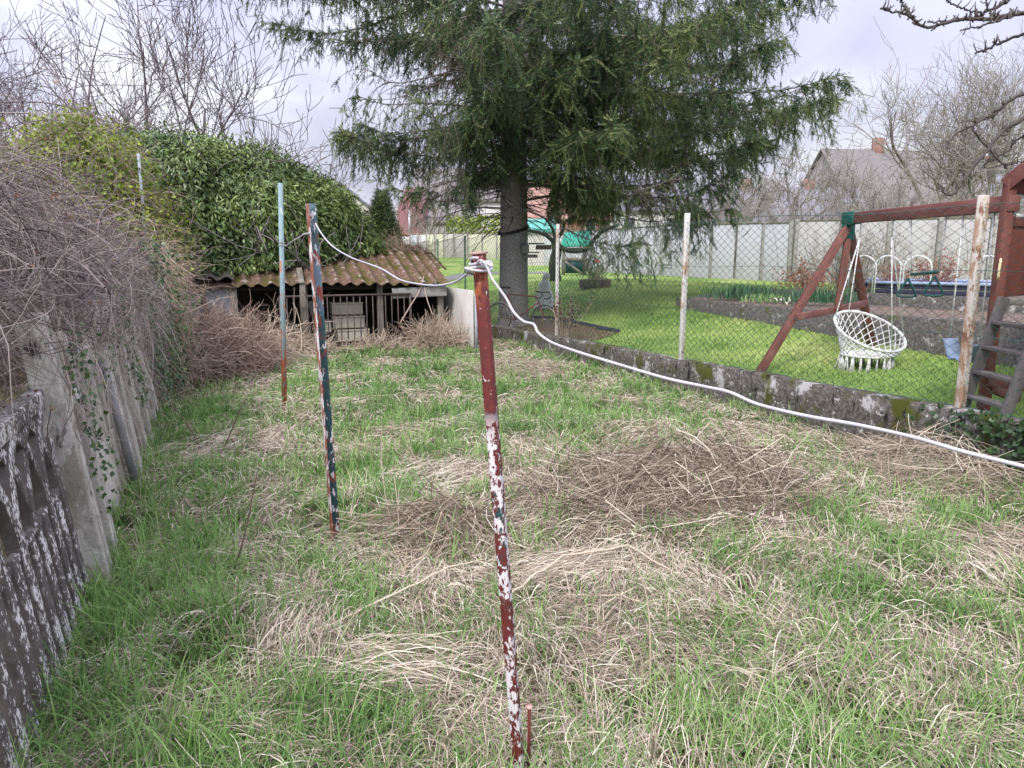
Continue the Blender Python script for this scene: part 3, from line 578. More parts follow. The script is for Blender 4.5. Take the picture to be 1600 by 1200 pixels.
# ---- brambles
M_BRAM = m_tint('bramble_cane', [(0, (.10, .055, .05)), (.45, (.28, .20, .16)), (.8, (.47, .37, .29)), (1, (.64, .55, .43))], .85)
def tangle(name, label, cat, c, rad, N, L, r, curl=.5, grav=.12, mat=None, n=9, mean=.5, up=.4, sides=3):
    mb = MB(); u = rng.normal(0, 1, (N, 3)); u = unit(u)*(rng.random(N)**.45)[:, None]; u[:, 2] = np.abs(u[:, 2])
    p = np.asarray(c)+u*np.asarray(rad); d = rng.normal(0, 1, (N, 3)); d[:, 2] = np.abs(d[:, 2])*up
    Pn = wander(p, d, rng.uniform(*L, N), n, curl, grav, N); zb = hplot(Pn[..., 0], Pn[..., 1])+.02; Pn[..., 2] = np.maximum(Pn[..., 2], zb)
    mb.tubes(Pn, rng.uniform(*r, N)[:, None]*np.linspace(1.1, .5, n)[None], sides, np.clip(rng.normal(mean, .2, N), 0, 1))
    return tag(mb.build(name, mat or M_BRAM, None), label, cat)
g = G(345, 590); tangle('bramble_thicket', 'heap of brown leafless brambles in front of the grey sheet wall', 'brambles', (g[0]-.1, g[1]+.2, g[2]), (.85, 1.4, .86), 5600, (.2, .75), (.0025, .0065), 1.3, .10)
g = G(270, 570); tangle('bramble_thicket', 'smaller brown bramble tangle at the foot of the left fence', 'brambles', (g[0]-.2, g[1]+.3, g[2]), (.4, 1.1, .5), 1500, (.2, .7), (.002, .005), 1.3, .1, mean=.45)
g = G(400, 560); tangle('bramble_canes', 'loose pale bramble canes arching in front of the shed gate', 'brambles', (g[0]+.25, g[1]-.2, g[2]), (.9, 1.1, .5), 330, (.4, 1.2), (.004, .009), .9, .10, mean=.85)
g = sp(-1.7, 7.62, GZ); tangle('dead_weeds', 'clump of tall dead weeds at the right corner of the shed', 'weeds', (g[0], g[1], g[2]), (.65, .35, .35), 750, (.25, .75), (.004, .008), .6, .03, mean=.78, up=2.2)
g = sp(-3.95, 7.7, GZ); tangle('dead_weeds', 'dead pale weeds standing along the left half of the iron gate', 'weeds', (g[0], g[1]-.1, g[2]), (.7, .2, .25), 260, (.2, .6), (.003, .007), .6, .03, mean=.8, up=2.2)
g = sp(-2.7, 7.7, GZ); tangle('dead_weeds', 'dead pale weeds standing along the right half of the iron gate', 'weeds', (g[0], g[1]-.1, g[2]), (.8, .2, .2), 260, (.2, .5), (.003, .007), .6, .03, mean=.8, up=2.2)
# ================================================================== SHED
M_WOOD = m_noise('grey_timber', [(.3, (.12, .105, .09)), (.55, (.22, .20, .17)), (.75, (.36, .33, .29))], 5, .9, .6, .01, 8, (1, 1, .15))
M_TIMBERX = m_noise('grey_board', [(.3, (.19, .18, .17)), (.55, (.29, .28, .27)), (.75, (.40, .38, .36))], 5, .9, .5, .01, 8, (.3, .3, 2))
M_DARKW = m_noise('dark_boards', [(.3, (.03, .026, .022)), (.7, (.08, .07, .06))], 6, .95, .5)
M_ROOFC = m_layers('mossy_fibre_cement', [(.3, (.17, .10, .065)), (.5, (.27, .17, .115)), (.72, (.42, .36, .30))], [
    ((.12, .125, .025), 4.5, .53, .10, (1, 1, 1), None), ((.52, .48, .44), 11, .64, .03, (1, 1, 1), None), ((.06, .05, .04), 18, .62, .05, (1, 1, 1), None)], .95, 1, 40, .02, .1)
def roof_mat():
    m, nt, b = newmat('mossy_corrugated'); v = coords(nt); at = nt.nodes.new('ShaderNodeAttribute'); at.attribute_name = 'tint'
    base = ramp(nt, noise(nt, v, 24, 8, .7), [(.3, (.085, .052, .038)), (.5, (.17, .105, .075)), (.68, (.29, .215, .175))])
    ad = nt.nodes.new('ShaderNodeMath'); ad.operation = 'MULTIPLY_ADD'; nt.links.new(at.outputs['Fac'], ad.inputs[0]); ad.inputs[1].default_value = -.09; nt.links.new(noise(nt, v, 3.2, 7, .7), ad.inputs[2])
    moss = ramp(nt, ad.outputs[0], [(.43, (0, 0, 0)), (.56, (1, 1, 1))]); mc = ramp(nt, noise(nt, v, 30, 4, .7), [(.3, (.05, .055, .012)), (.7, (.12, .115, .032))])
    c = mixc(nt, moss, base, mc)
    a2 = nt.nodes.new('ShaderNodeMath'); a2.operation = 'MULTIPLY_ADD'; nt.links.new(at.outputs['Fac'], a2.inputs[0]); a2.inputs[1].default_value = .15; nt.links.new(noise(nt, v, 7, 7, .7), a2.inputs[2])
    c = mixc(nt, ramp(nt, a2.outputs[0], [(.68, (0, 0, 0)), (.74, (1, 1, 1))]), c, (.40, .36, .32)); nt.links.new(c, b.inputs['Base Color']); b.inputs['Roughness'].default_value = .95; b.inputs['Specular IOR Level'].default_value = .1
    bump(nt, b, noise(nt, v, 35, 8, .7), .9, .02); return m
M_ROOFC = roof_mat()
shed = thing('animal_shed', 'low tumbledown shed with a mossy corrugated roof, half buried in leaves', 'shed', sp(-3.3, 9.2, GZ))
def corr_roof(s0, s1, t0, t1, z0, z1, per, amp, sag=0, ns=None):
    ns = int((s1-s0)/per*14); S = np.linspace(s0, s1, ns); T = np.linspace(t0, t1, 12); V = []
    for tt_ in T:
        k = (tt_-t0)/(t1-t0); q = XY(S, np.full(ns, tt_)); zz_ = z0+(z1-z0)*k+amp*np.cos(S*2*math.pi/per)+sag*np.sin((S-s0)/(s1-s0)*5.3)*(1-.5*k)
        V.append(np.concatenate([q, zz_[:, None]], 1))
    V = np.array(V); mb = MB(); mb.grid(V, np.tile(.5+.5*np.cos(S*2*math.pi/per), (12, 1))); W2 = V.copy(); W2[..., 2] -= .012; mb.grid(W2[::-1]); mb.grid(np.array([V[0], W2[0]])[::-1]); mb.grid(np.array([V[:, -1], W2[:, -1]])); mb.grid(np.array([V[:, 0], W2[:, 0]])[::-1]); return mb
r1 = corr_roof(-5.22, -1.34, 7.92, 10.4, 1.03, 1.72, .228, .028, .018).build('corrugated_roof', M_ROOFC, shed, smooth=True)
corr_roof(-1.42, -1.08, 9.0, 10.3, 1.26, 1.6, .17, .03).build('roof_remnant', M_ROOFC, shed, smooth=True)
corr_roof(-6.3, -5.18, 8.0, 10.2, 1.17, 1.6, .265, .032, .01).build('lean_to_roof', m_noise('dark_roof', [(.3, (.06, .055, .05)), (.7, (.14, .12, .10))], 8), shed, smooth=True)
for s in (-5.2, -4.0, -2.62, -1.45):
    mb = MB(); mb.beam(sp(s, 8.18, GZ-.1), sp(s, 8.18, 1.02), .11, .09, (D2[0], D2[1], 0)); mb.build('timber_post', M_WOOD, shed, bevel=.008)
mb = MB(); mb.beam(sp(-3.92, 8.35, GZ), sp(-4.02, 8.22, .62), .12, .05, (D2[0], D2[1], 0)); mb.beam(sp(-3.62, 8.6, GZ), sp(-3.9, 8.3, .7), .1, .06, (D2[0], D2[1], 0)); mb.build('leaning_plank', M_WOOD, shed, bevel=.006)
mb = MB(); mb.beam(sp(-2.42, 7.99, .83), sp(-1.36, 8.03, .86), .035, .19); mb.build('fascia_board', M_TIMBERX, shed, bevel=.006)
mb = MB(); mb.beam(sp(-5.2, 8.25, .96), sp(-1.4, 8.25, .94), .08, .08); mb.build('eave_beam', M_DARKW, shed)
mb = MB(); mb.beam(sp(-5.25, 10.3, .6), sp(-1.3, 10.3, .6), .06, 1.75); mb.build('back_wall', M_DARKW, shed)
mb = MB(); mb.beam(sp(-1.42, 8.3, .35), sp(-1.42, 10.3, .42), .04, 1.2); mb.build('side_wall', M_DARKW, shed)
M_ZINC = m_noise('zinc_sheet', [(.3, (.20, .215, .24)), (.5, (.27, .285, .32)), (.7, (.35, .365, .40))], 2.2, .6, .15, .01, 6, (1, 1, .4))
for s0, s1 in ((-6.25, -5.72), (-5.66, -5.20)):
    mb = MB(); mb.beam(sp((s0+s1)/2, 8.2, GZ-.05), sp((s0+s1)/2, 8.22, 1.0), s1-s0, .02, (D2[0], D2[1], 0)); mb.build('zinc_sheet', M_ZINC, shed, bevel=.004)
mb = MB(); mb.beam(sp(-5.62, 8.13, .35), sp(-5.74, 8.13, 1.12), .075, .06, (D2[0], D2[1], 0)); mb.beam(sp(-5.9, 8.11, 1.03), sp(-5.2, 8.11, 1.02), .05, .09); mb.build('rotten_rafter', m_noise('brown_timber', [(.3, (.06, .04, .03)), (.7, (.14, .10, .08))], 8), shed, bevel=.006)
mb = MB(); mb.beam(sp(-4.06, 7.86, 1.06), sp(-4.04, 8.5, 1.30), .10, .03); mb.beam(sp(-4.05, 7.97, .62), sp(-4.04, 7.9, 1.08), .1, .035, (D2[0], D2[1], 0)); mb.build('loose_board', M_WOOD, shed, bevel=.005)
M_IRON = m_noise('dark_iron', [(.3, (.05, .04, .04)), (.7, (.12, .09, .08))], 20, .7, .3)
gate = thing('iron_gate', 'dark iron bar gate closing the open front of the shed', 'gate', sp(-3.3, 7.95, GZ))
mb = MB(); mb.beam(sp(-4.45, 7.95, .82), sp(-2.08, 7.95, .82), .03, .035); mb.build('rail', M_IRON, gate); mb = MB(); mb.beam(sp(-4.45, 7.95, -.08), sp(-2.08, 7.95, -.08), .03, .03); mb.build('rail', M_IRON, gate)
for s in np.linspace(-4.44, -2.09, 21):
    mb = MB(); mb.beam(sp(s, 7.95, -.2), sp(s, 7.95, .803), .018 if abs(s+3.265) < 1.17 else .04, .018 if abs(s+3.265) < 1.17 else .04, (D2[0], D2[1], 0)); mb.build('bar', M_IRON, gate)
M_CREAM = m_noise('cream_crate', [(.3, (.50, .46, .37)), (.7, (.68, .64, .54))], 4, .7, .15)
for i, (s, z_, w_, lab) in enumerate(((-3.18, .53, .58, 'cream box at the top of the stack inside the shed'), (-3.16, .27, .60, 'cream box in the middle of the stack inside the shed'), (-3.08, .01, .60, 'cream box at the bottom of the stack inside the shed'), (-3.62, .20, .24, 'small cream box beside the stack of boxes inside the shed'))):
    bx = thing('cream_box', lab, 'box', sp(s, 8.75, z_-.12), 'cream boxes behind the shed gate')
    mb = MB(); mb.beam(sp(s-w_/2, 8.75, z_-.02), sp(s+w_/2, 8.75, z_-.02), .4, .20); mb.build('body', M_CREAM, bx, bevel=.012)
    mb = MB(); mb.beam(sp(s-w_/2-.012, 8.75, z_+.095), sp(s+w_/2+.012, 8.75, z_+.095), .43, .035); mb.build('lid', M_CREAM, bx, bevel=.008)
# white board between shed and wall
bd = thing('white_board', 'off-white sheet of board standing on edge between the shed and the low wall', 'board', sp(-1.1, 8.2, GZ))
mb = MB(); a = P(693, 447, 15.0); b = P(739, 455.5, 13.6); mb.beam((a+np.array([0, 0, -.55])), (b+np.array([0, 0, -.52])), .02, 1.08); mb.build('sheet', m_noise('dirty_white', [(.25, (.52, .50, .46)), (.6, (.68, .67, .64))], 1.6, .6, .05, .01, 6), bd, bevel=.003)
mb = MB(); b3 = P(743.5, 457, 13.55); mb.beam((b3[0], b3[1], GZ-.1), b3+np.array([0, 0, .0]), .05, .05, (0, 1, 0)); mb.build('edge_post', m_noise('grey_edge', [(.3, (.3, .32, .36)), (.7, (.42, .44, .48))], 6), bd)
# dead stems hanging from the roof corner
mb = MB(); mb.tube(smooth_path([P(662, 432, 14.2), P(655, 455, 14.0), P(640, 480, 13.9), P(625, 505, 13.8)], 20), .013, 6, .7); mb.tube(smooth_path([P(662, 446, 14.1), P(668, 470, 13.9), P(676, 492, 13.8)], 20), .009, 6, .75)
tag(mb.build('forked_twig', M_BRAM, None), 'pale forked dead stem hanging down from the right end of the shed roof', 'stem')
# ---- laurel / ivy mass behind and over the shed
M_LAUREL = m_tint('laurel_leaf', [(0, (.025, .05, .018)), (.4, (.09, .145, .042)), (.75, (.165, .235, .068)), (1, (.30, .37, .12))], .38, .12, .5)
M_BRIGHT = m_tint('bright_leaf', [(0, (.07, .10, .02)), (.5, (.17, .24, .04)), (1, (.36, .40, .07))], .5, .25)
M_CORE = m_noise('shady_stems', [(.3, (.012, .016, .008)), (.7, (.05, .05, .03))], 6, 1, .5)  # near-black green, the mound's inner shade put into the colour
def hedge_surface(s0, s1, tf, zf, H, depth, ns=60, nv=30, lump=.25, seed=1):
    S = np.linspace(s0, s1, ns); V = np.linspace(0, 1, nv); out = np.zeros((nv, ns, 3))
    for i, v in enumerate(V):
        ang = v*math.pi*.62; t = tf(S)+depth*(1-np.cos(ang)); zz_ = zf(S)+(H(S)-zf(S))*np.sin(np.minimum(ang, math.pi/2))*(1 if ang < math.pi/2 else 1)-np.maximum(0, ang-math.pi/2)*.5
        bl = lump*(fbm(S*1.6, np.full(ns, v*4.0), seed, 3)-.5)*2
        q = XY(S, t); out[i, :, :2] = q-np.array(D2)*bl[:, None]; out[i, :, 2] = zz_+bl*.6
    return out
def leaf_cover(mb, V, N, L, W, mean, hang=.8, jit=.12, inward=.25):
    m, n, _ = V.shape; a = rng.random(N)*(m-1.001); b = rng.random(N)*(n-1.001); i, j = a.astype(int), b.astype(int); fa, fb = (a-i)[:, None], (b-j)[:, None]
    p = V[i, j]*(1-fa)*(1-fb)+V[i+1, j]*fa*(1-fb)+V[i, j+1]*(1-fa)*fb+V[i+1, j+1]*fa*fb
    nr = unit(np.cross(V[i, j+1]-V[i, j], V[i+1, j]-V[i, j])); p = p+nr*(rng.normal(0, jit, N)-inward*rng.random(N)**2+.05)[:, None]
    d = np.stack([rng.normal(0, .55, N), rng.normal(0, .55, N), -hang+rng.normal(0, .45, N)], 1)+nr*.45
    cl = fbm(p[:, 0]*1.8, p[:, 2]*1.8, 3)
    mb.leaves(p, d, nr+rng.normal(0, .35, (N, 3)), rng.uniform(.7, 1.3, N)*L, rng.uniform(.7, 1.3, N)*W, .18, np.clip(mean+.7*(cl-.5)+rng.normal(0, .17, N), 0, 1))
HS = lambda s: np.interp(s, [-7.2, -6.6, -6.0, -5.3, -4.6, -4.0, -3.4, -2.9, -2.55, -2.25], [3.45, 3.6, 3.62, 3.52, 3.42, 3.32, 3.12, 2.74, 2.3, 1.7])
ZF = lambda s: np.interp(s, [-7.2, -5.6, -5.1, -4.4, -3.8, -3.2, -2.25], [1.0, 1.30, 1.27, 1.30, 1.38, 1.47, 1.62])
TF = lambda s: np.interp(s, [-7.2, -5.6, -5.1, -4.4, -3.8, -3.2, -2.25], [7.9, 8.2, 8.5, 8.6, 8.95, 9.4, 9.95])
V = hedge_surface(-7.0, -2.25, TF, ZF, HS, 1.5, 80, 34, .30)
lr = thing('laurel_thicket', 'big mound of glossy dark green drooping leaves spilling over the shed roof', 'evergreen shrub', sp(-4.8, 10.5, GZ))
mb = MB(); leaf_cover(mb, V, 40000, .115, .036, .47); mb.build('foliage', M_LAUREL, lr)
Vc = V.copy(); q = np.array([D2[0], D2[1], 0])*.28; Vc = Vc+q; Vc[..., 2] -= .16; mb = MB(); mb.grid(Vc); bk = Vc[-1].copy(); bk[:, 2] = GZ; mb.grid(np.array([Vc[-1], bk])); fr = Vc[0].copy(); fr = fr+np.array([D2[0], D2[1], 0])*1.6; mb.grid(np.array([fr, Vc[0]])); mb.build('inner_stems', M_CORE, lr, smooth=True)  # opaque dark sheet behind the leaves, coloured as the shaded inside; no stems modelled
# bush with bright leaves and dead vine in front (left)
HB = lambda s: np.interp(s, [-8.4, -7.8, -7.4, -7.0, -6.6, -6.3, -6.0], [2.5, 3.05, 3.4, 3.45, 3.1, 2.4, 1.6])
ZB = lambda s: np.interp(s, [-8.2, -6.2, -5.2], [.9, .7, .9]); TB = lambda s: np.interp(s, [-8.2, -6.6, -6.0, -5.6], [5.6, 5.9, 6.4, 7.2])
VB = hedge_surface(-8.4, -6.0, TB, ZB, HB, 1.6, 60, 30, .28, 5)
tangle('roof_creeper', 'dry grey creeper and litter piled along the back edge of the shed roof', 'creeper', sp(-2.0, 10.3, 1.55), (.95, .35, .22), 900, (.15, .6), (.002, .006), 1.2, .08, mean=.62)
ob = thing('overgrown_bush', 'rounded bush of fresh yellow-green leaves choked with dry creeper at the left fence', 'bush', sp(-6.6, 6.3, GZ))
mb = MB(); leaf_cover(mb, VB, 17000, .07, .05, .62, .3, .18); mb.build('foliage', M_BRIGHT, ob)
mb = MB(); m, n, _ = VB.shape; N = 2600; i = (rng.random(N)**1.0*(m-1)).astype(int); j = (rng.random(N)*(n-1)).astype(int); p = VB[i, j]+rng.normal(0, .12, (N, 3))
mb.tubes(wander(p, rng.normal(0, 1, (N, 3))+np.array([.2, -.3, .1]), rng.uniform(.3, .9, N), 8, 1.0, .16, N), rng.uniform(.0015, .004, N)[:, None]*np.linspace(1.1, .5, 8)[None], 3, np.clip(rng.normal(.66, .18, N), 0, 1)); mb.build('dry_creeper', M_BRAM, ob)
Vc = VB+np.array([D2[0], D2[1], 0])*.35; Vc[..., 2] -= .25; mb = MB(); mb.grid(Vc); fr = Vc[0].copy(); fr[:, 2] = GZ-.1; mb.grid(np.array([fr, Vc[0]])); mb.build('inner_stems', m_noise('brown_shade', [(.3, (.04, .03, .02)), (.7, (.12, .095, .06))], 9, 1, .8, .05), ob, smooth=True)  # closed brown sheet inside the bush, its dark colour stands in for inner shade
# creeper curtain between fence end and lean-to
mb = MB(); N = 1500; t = rng.uniform(3.4, 5.6, N); z = rng.uniform(.2, 1.9, N); p = vxyz(-5.85+rng.normal(0, .12, N)-.1*z, t, z)
mb.tubes(wander(p, rng.normal(0, 1, (N, 3))+np.array([0, -.1, -.8]), rng.uniform(.25, .7, N), 8, .9, .14, N), rng.uniform(.0015, .004, N)[:, None]*np.linspace(1.1, .5, 8)[None], 3, np.clip(rng.normal(.6, .2, N), 0, 1))
cu = thing('creeper_curtain', 'curtain of dry creeper and ivy hanging over the far end of the left fence', 'creeper', fxyz(5.5, 0)); mb.build('dry_stems', M_BRAM, cu)
mb = MB(); N = 1800; t = rng.uniform(3.2, 5.6, N); z = rng.uniform(.3, 1.9, N); p = vxyz(-5.86+rng.normal(0, .12, N)-.1*z, t, z); mb.leaves(p, rng.normal(0, .6, (N, 3))+np.array([0, 0, -.5]), np.tile([.8, -.5, .3], (N, 1))+rng.normal(0, .4, (N, 3)), rng.uniform(.04, .08, N), rng.uniform(.03, .055, N), .15, np.clip(rng.normal(.5, .2, N), 0, 1)); mb.build('leaves', M_IVY, cu)
# ================================================================== LOW STONE WALL
M_STONE = m_layers('lichened_stone', [(.3, (.055, .05, .043)), (.5, (.125, .115, .10)), (.7, (.22, .205, .185))], [
    ((.44, .43, .42), 3.5, .60, .04, (1, 1, 1), None), ((.55, .55, .54), 14, .63, .02, (1, 1, 1), None), ((.08, .09, .02), 3, .58, .05, (1, 1, 1), None), ((.025, .024, .022), 9, .60, .06, (1, 1, .5), None)], .95, 1, 35, .02, .1)
lw = thing('low_stone_wall', 'low lichen-blotched stone and concrete wall dividing the plot from the lawn', 'wall', np.append(XY(.07, 2), 0))
ts = np.linspace(-6.5, 9.3, 280); prof = [(.0, -.30), (-.012, -.05), (.0, .12), (.008, .25), (-.006, None), (.06, None), (.16, None), (.17, .2), (.17, -.3)]
V = []
for i, (s, zf) in enumerate(prof):
    s2 = s+.02*(fbm(ts*3.3, ts*0+i*.7, 5)-.5)*2; xy = XYv(s2, ts)
    top = walltop(ts)+.02*(fbm(ts*2.2, ts*0+i*1.1, 8)-.5)*2-.02*(vnoise(ts*.9, ts*0, 12) > .8)
    zz_ = top+(.012 if i == 5 else 0) if zf is None else zbase(ts)+np.minimum(zf, (top-zbase(ts))*.85 if zf > 0 else 9)
    V.append(np.concatenate([xy, np.broadcast_to(zz_, ts.shape)[:, None]], 1))
mb = MB(); mb.grid(np.array(V)); mb.build('masonry', M_STONE, lw, smooth=True)
mb = MB(); N = 1200; t = np.concatenate([rng.normal(-2.75, .5, N)]); z = rng.random(N)**.8; q = XYv(-.03-rng.random(N)*.05, t); p = np.concatenate([q, (zbase(t)+.05+z*(walltop(t)-zbase(t)))[:, None]], 1)
mb.leaves(p, rng.normal(0, .7, (N, 3))+np.array([0, -.2, -.3]), np.tile([-.9, -.3, .4], (N, 1))+rng.normal(0, .35, (N, 3)), rng.uniform(.035, .065, N), rng.uniform(.035, .06, N), .12, np.clip(rng.normal(.3, .15, N), 0, 1))
tag(mb.build('wall_ivy', M_IVY, None), 'dark ivy covering the near end of the low stone wall', 'ivy')
# ================================================================== CHAIN-LINK FENCE
M_MESHW = m_noise('green_wire', [(.3, (.035, .085, .08)), (.7, (.08, .14, .135))], 6, .5, 0)
M_POSTW = m_layers('white_rusty_post', [(.3, (.52, .51, .48)), (.7, (.66, .65, .62))], [((.42, .30, .20), 6, .56, .05, (1, 1, .5), None), ((.25, .14, .09), 18, .62, .04, (1, 1, .5), None)], .85, .5, 60, .004)
M_POSTR = m_layers('flaking_rusty_post', [(.3, (.50, .46, .41)), (.7, (.62, .58, .52))], [((.36, .24, .16), 14, .52, .06, (1, 1, .45), None), ((.22, .11, .07), 20, .60, .04, (1, 1, .5), None)], .85, .5, 60, .004)
M_POSTG = m_noise('green_post', [(.3, (.20, .36, .25)), (.7, (.34, .50, .38))], 8, .6, .1)
cl = thing('chain_link_fence', 'green chain-link fence on white flaking posts along the low stone wall', 'fence', np.append(XY(.08, 2), .3))
TOPZ = lambda t: 2.0-.02*np.clip(np.asarray(t, float)-6, 0, 20)*.9+.012*np.sin(np.asarray(t, float)*2.1)
def fence_t(px, py): # t on the fence line seen at a pixel column
    r_ = ray(px, py); k = r_[0]/r_[1]; # (W0+tD).x = k*(W0+tD).y
    return (k*W0[1]-W0[0])/(D2[0]-k*D2[1])
for px, py, pyt, rad, mat in ((862, 553, 350, .026, M_POSTW), (1055, 558, 333, .030, M_POSTW), (1487, 632, 305, .034, M_POSTR)):
    t = fence_t(px, py); q = XY(.09, t); zt = P(px, pyt, q[1])[2]; mb = MB()
    mb.box((q[0], q[1], (zt+walltop(t)-.1)/2), (rad*2, rad*1.6, zt-walltop(t)+.1), np.array([[N2[0], N2[1], 0], [D2[0], D2[1], 0], [0, 0, 1]])); mb.build('post', mat, cl, bevel=.006)
for t in (-4.2, 11.6, 14.2, 17.2):
    q = XY(.09, t); mb = MB(); mb.tube([(q[0], q[1], float(walltop(t))-.3), (q[0], q[1], float(TOPZ(t))+.06)], .025, 8); mb.build('post', M_POSTG if t > 0 else M_POSTR, cl)
p_ = .064; us = np.arange(-4.9, 17.2, p_); nv = 41; j = np.arange(nv)
U = us[:, None]+np.where((j[None]+np.arange(len(us))[:, None]) % 2 == 0, -p_/2, p_/2)*.97; lo = walltop(us)+.02; hi = TOPZ(us); Z = lo[:, None]+(hi-lo)[:, None]*j[None]/(nv-1)
Z = Z+.01*(fbm(U*1.5, Z*2, 6)-.5)
xy = W0+U[..., None]*D2+(.075+.02*(fbm(U*.8, Z*1.2, 2)-.5)+.003*np.where((j[None]+np.arange(len(us))[:, None]) % 2 == 0, 1, -1))[..., None]*N2
mb = MB(); mb.tubes(np.concatenate([xy, Z[..., None]], -1), .0031, 3); mb.build('wire_mesh', M_MESHW, cl)
for fz in (.0, .36, .68, .995):
    t = np.linspace(-4.9, 17.2, 120); q = XYv(np.full(120, .07), t); z = walltop(t)+.02+(TOPZ(t)-walltop(t)-.02)*fz+.006*np.sin(t*3)
    mb = MB(); mb.tube(np.concatenate([q, z[:, None]], 1), .0023, 4); mb.build('tension_wire', M_MESHW, cl)
# ================================================================== SPRUCE
M_BARK = m_layers('spruce_bark', [(.3, (.14, .125, .12)), (.5, (.27, .245, .235)), (.7, (.42, .385, .37))], [((.36, .35, .33), 5, .62, .05, (1, 1, .5), None)], .95, 1.0, 22, .03, .1)
M_NEEDLE = m_tint('spruce_needle', [(0, (.035, .07, .04)), (.3, (.08, .135, .06)), (.65, (.19, .25, .105)), (1, (.36, .39, .17))], .55, .12, .3)
M_TWIG = m_tint('spruce_twig', [(0, (.06, .05, .04)), (1, (.22, .18, .15))], .9)
TB_ = np.array([.03, 16.5, -.12])
spr = thing('spruce_tree', 'huge old spruce with sweeping drooping branches at the corner of the lawn', 'tree', TB_)
zt = np.array([-.2, .0, .15, .5, 1.2, 2.2, 4, 6, 8, 10, 12.5, 15]); rt = np.array([.44, .40, .35, .325, .31, .30, .27, .235, .19, .14, .09, .03])
mb = MB(); a = np.linspace(0, 2*math.pi, 33); zf = np.linspace(0, 1, 90); zi = np.interp(zf, np.linspace(0, 1, 12), zt); ri = np.interp(zi, zt, rt)
Vt = np.stack([TB_[0]+(ri[:, None]*(1+.05*np.sin(a*5+zi[:, None]*.6)+.05*(fbm(a*3+0*zi[:, None], zi[:, None]*2+0*a, 3)-.5)))*np.cos(a), TB_[1]+ri[:, None]*np.sin(a)*1.0+0*a, TB_[2]+zi[:, None]+0*a], -1)
mb.grid(Vt); trunk = mb.build('trunk', M_BARK, spr, smooth=True)
br = []
def reach(az, z):
    ca = math.cos(az)
    low = np.interp(z, [1.8, 2.6, 3.4, 4.2, 5.2, 6.0, 7.0, 9, 12, 15], [2.3, 3.0, 3.8, 4.1, 4.6, 5.4, 5.6, 4.8, 3.2, .6])
    right = np.interp(z, [1.8, 3.0, 4.2, 5.0, 6.5, 8, 12, 15], [4.4, 4.8, 6.0, 6.6, 6.3, 6.0, 3.2, .6])
    left = np.interp(z, [1.8, 3.0, 3.8, 4.4, 4.8, 5.4, 6.4, 6.8, 7.2, 8, 12, 15], [1.6, 2.9, 3.6, 4.0, 3.0, 3.3, 3.7, 6.2, 7.3, 6.4, 3.2, .6])
    return (right*max(ca, 0)**1.2 if ca > 0 else left*abs(ca)**1.2)+low*.78*(1-abs(ca)**1.2)
spec = []
zz_ = 2.55
while zz_ < 14.3:
    n = 6 if zz_ < 7.5 else 3
    a0 = rng.uniform(0, 6.28)
    for k in range(n): spec.append((a0+k*6.283/n+rng.normal(0, .25), zz_+rng.uniform(-.2, .2)))
    zz_ += .50 if zz_ < 7.6 else 1.3
spec = spec[:77]
spec = [q_ for q_ in spec]+[(.1, 4.35), (-.12, 4.9), (.05, 5.5), (-.35, 4.6), (.3, 5.2), (math.pi+.1, 4.35), (math.pi-.15, 6.0), (math.pi+.05, 7.3), (math.pi-.2, 7.0), (math.pi+.25, 4.0), (-.5, 3.0), (-.25, 3.1), (-.9, 3.3), (-1.3, 3.5), (-.7, 4.0), (-1.57, 5.2), (-1.75, 4.4), (-1.4, 6.2), (-1.2, 4.9), (-2.0, 5.6), (math.pi-.06, 7.15), (math.pi+.1, 7.0), (math.pi+.02, 7.4)]
ND = MB(); TW = MB(); nb = 0
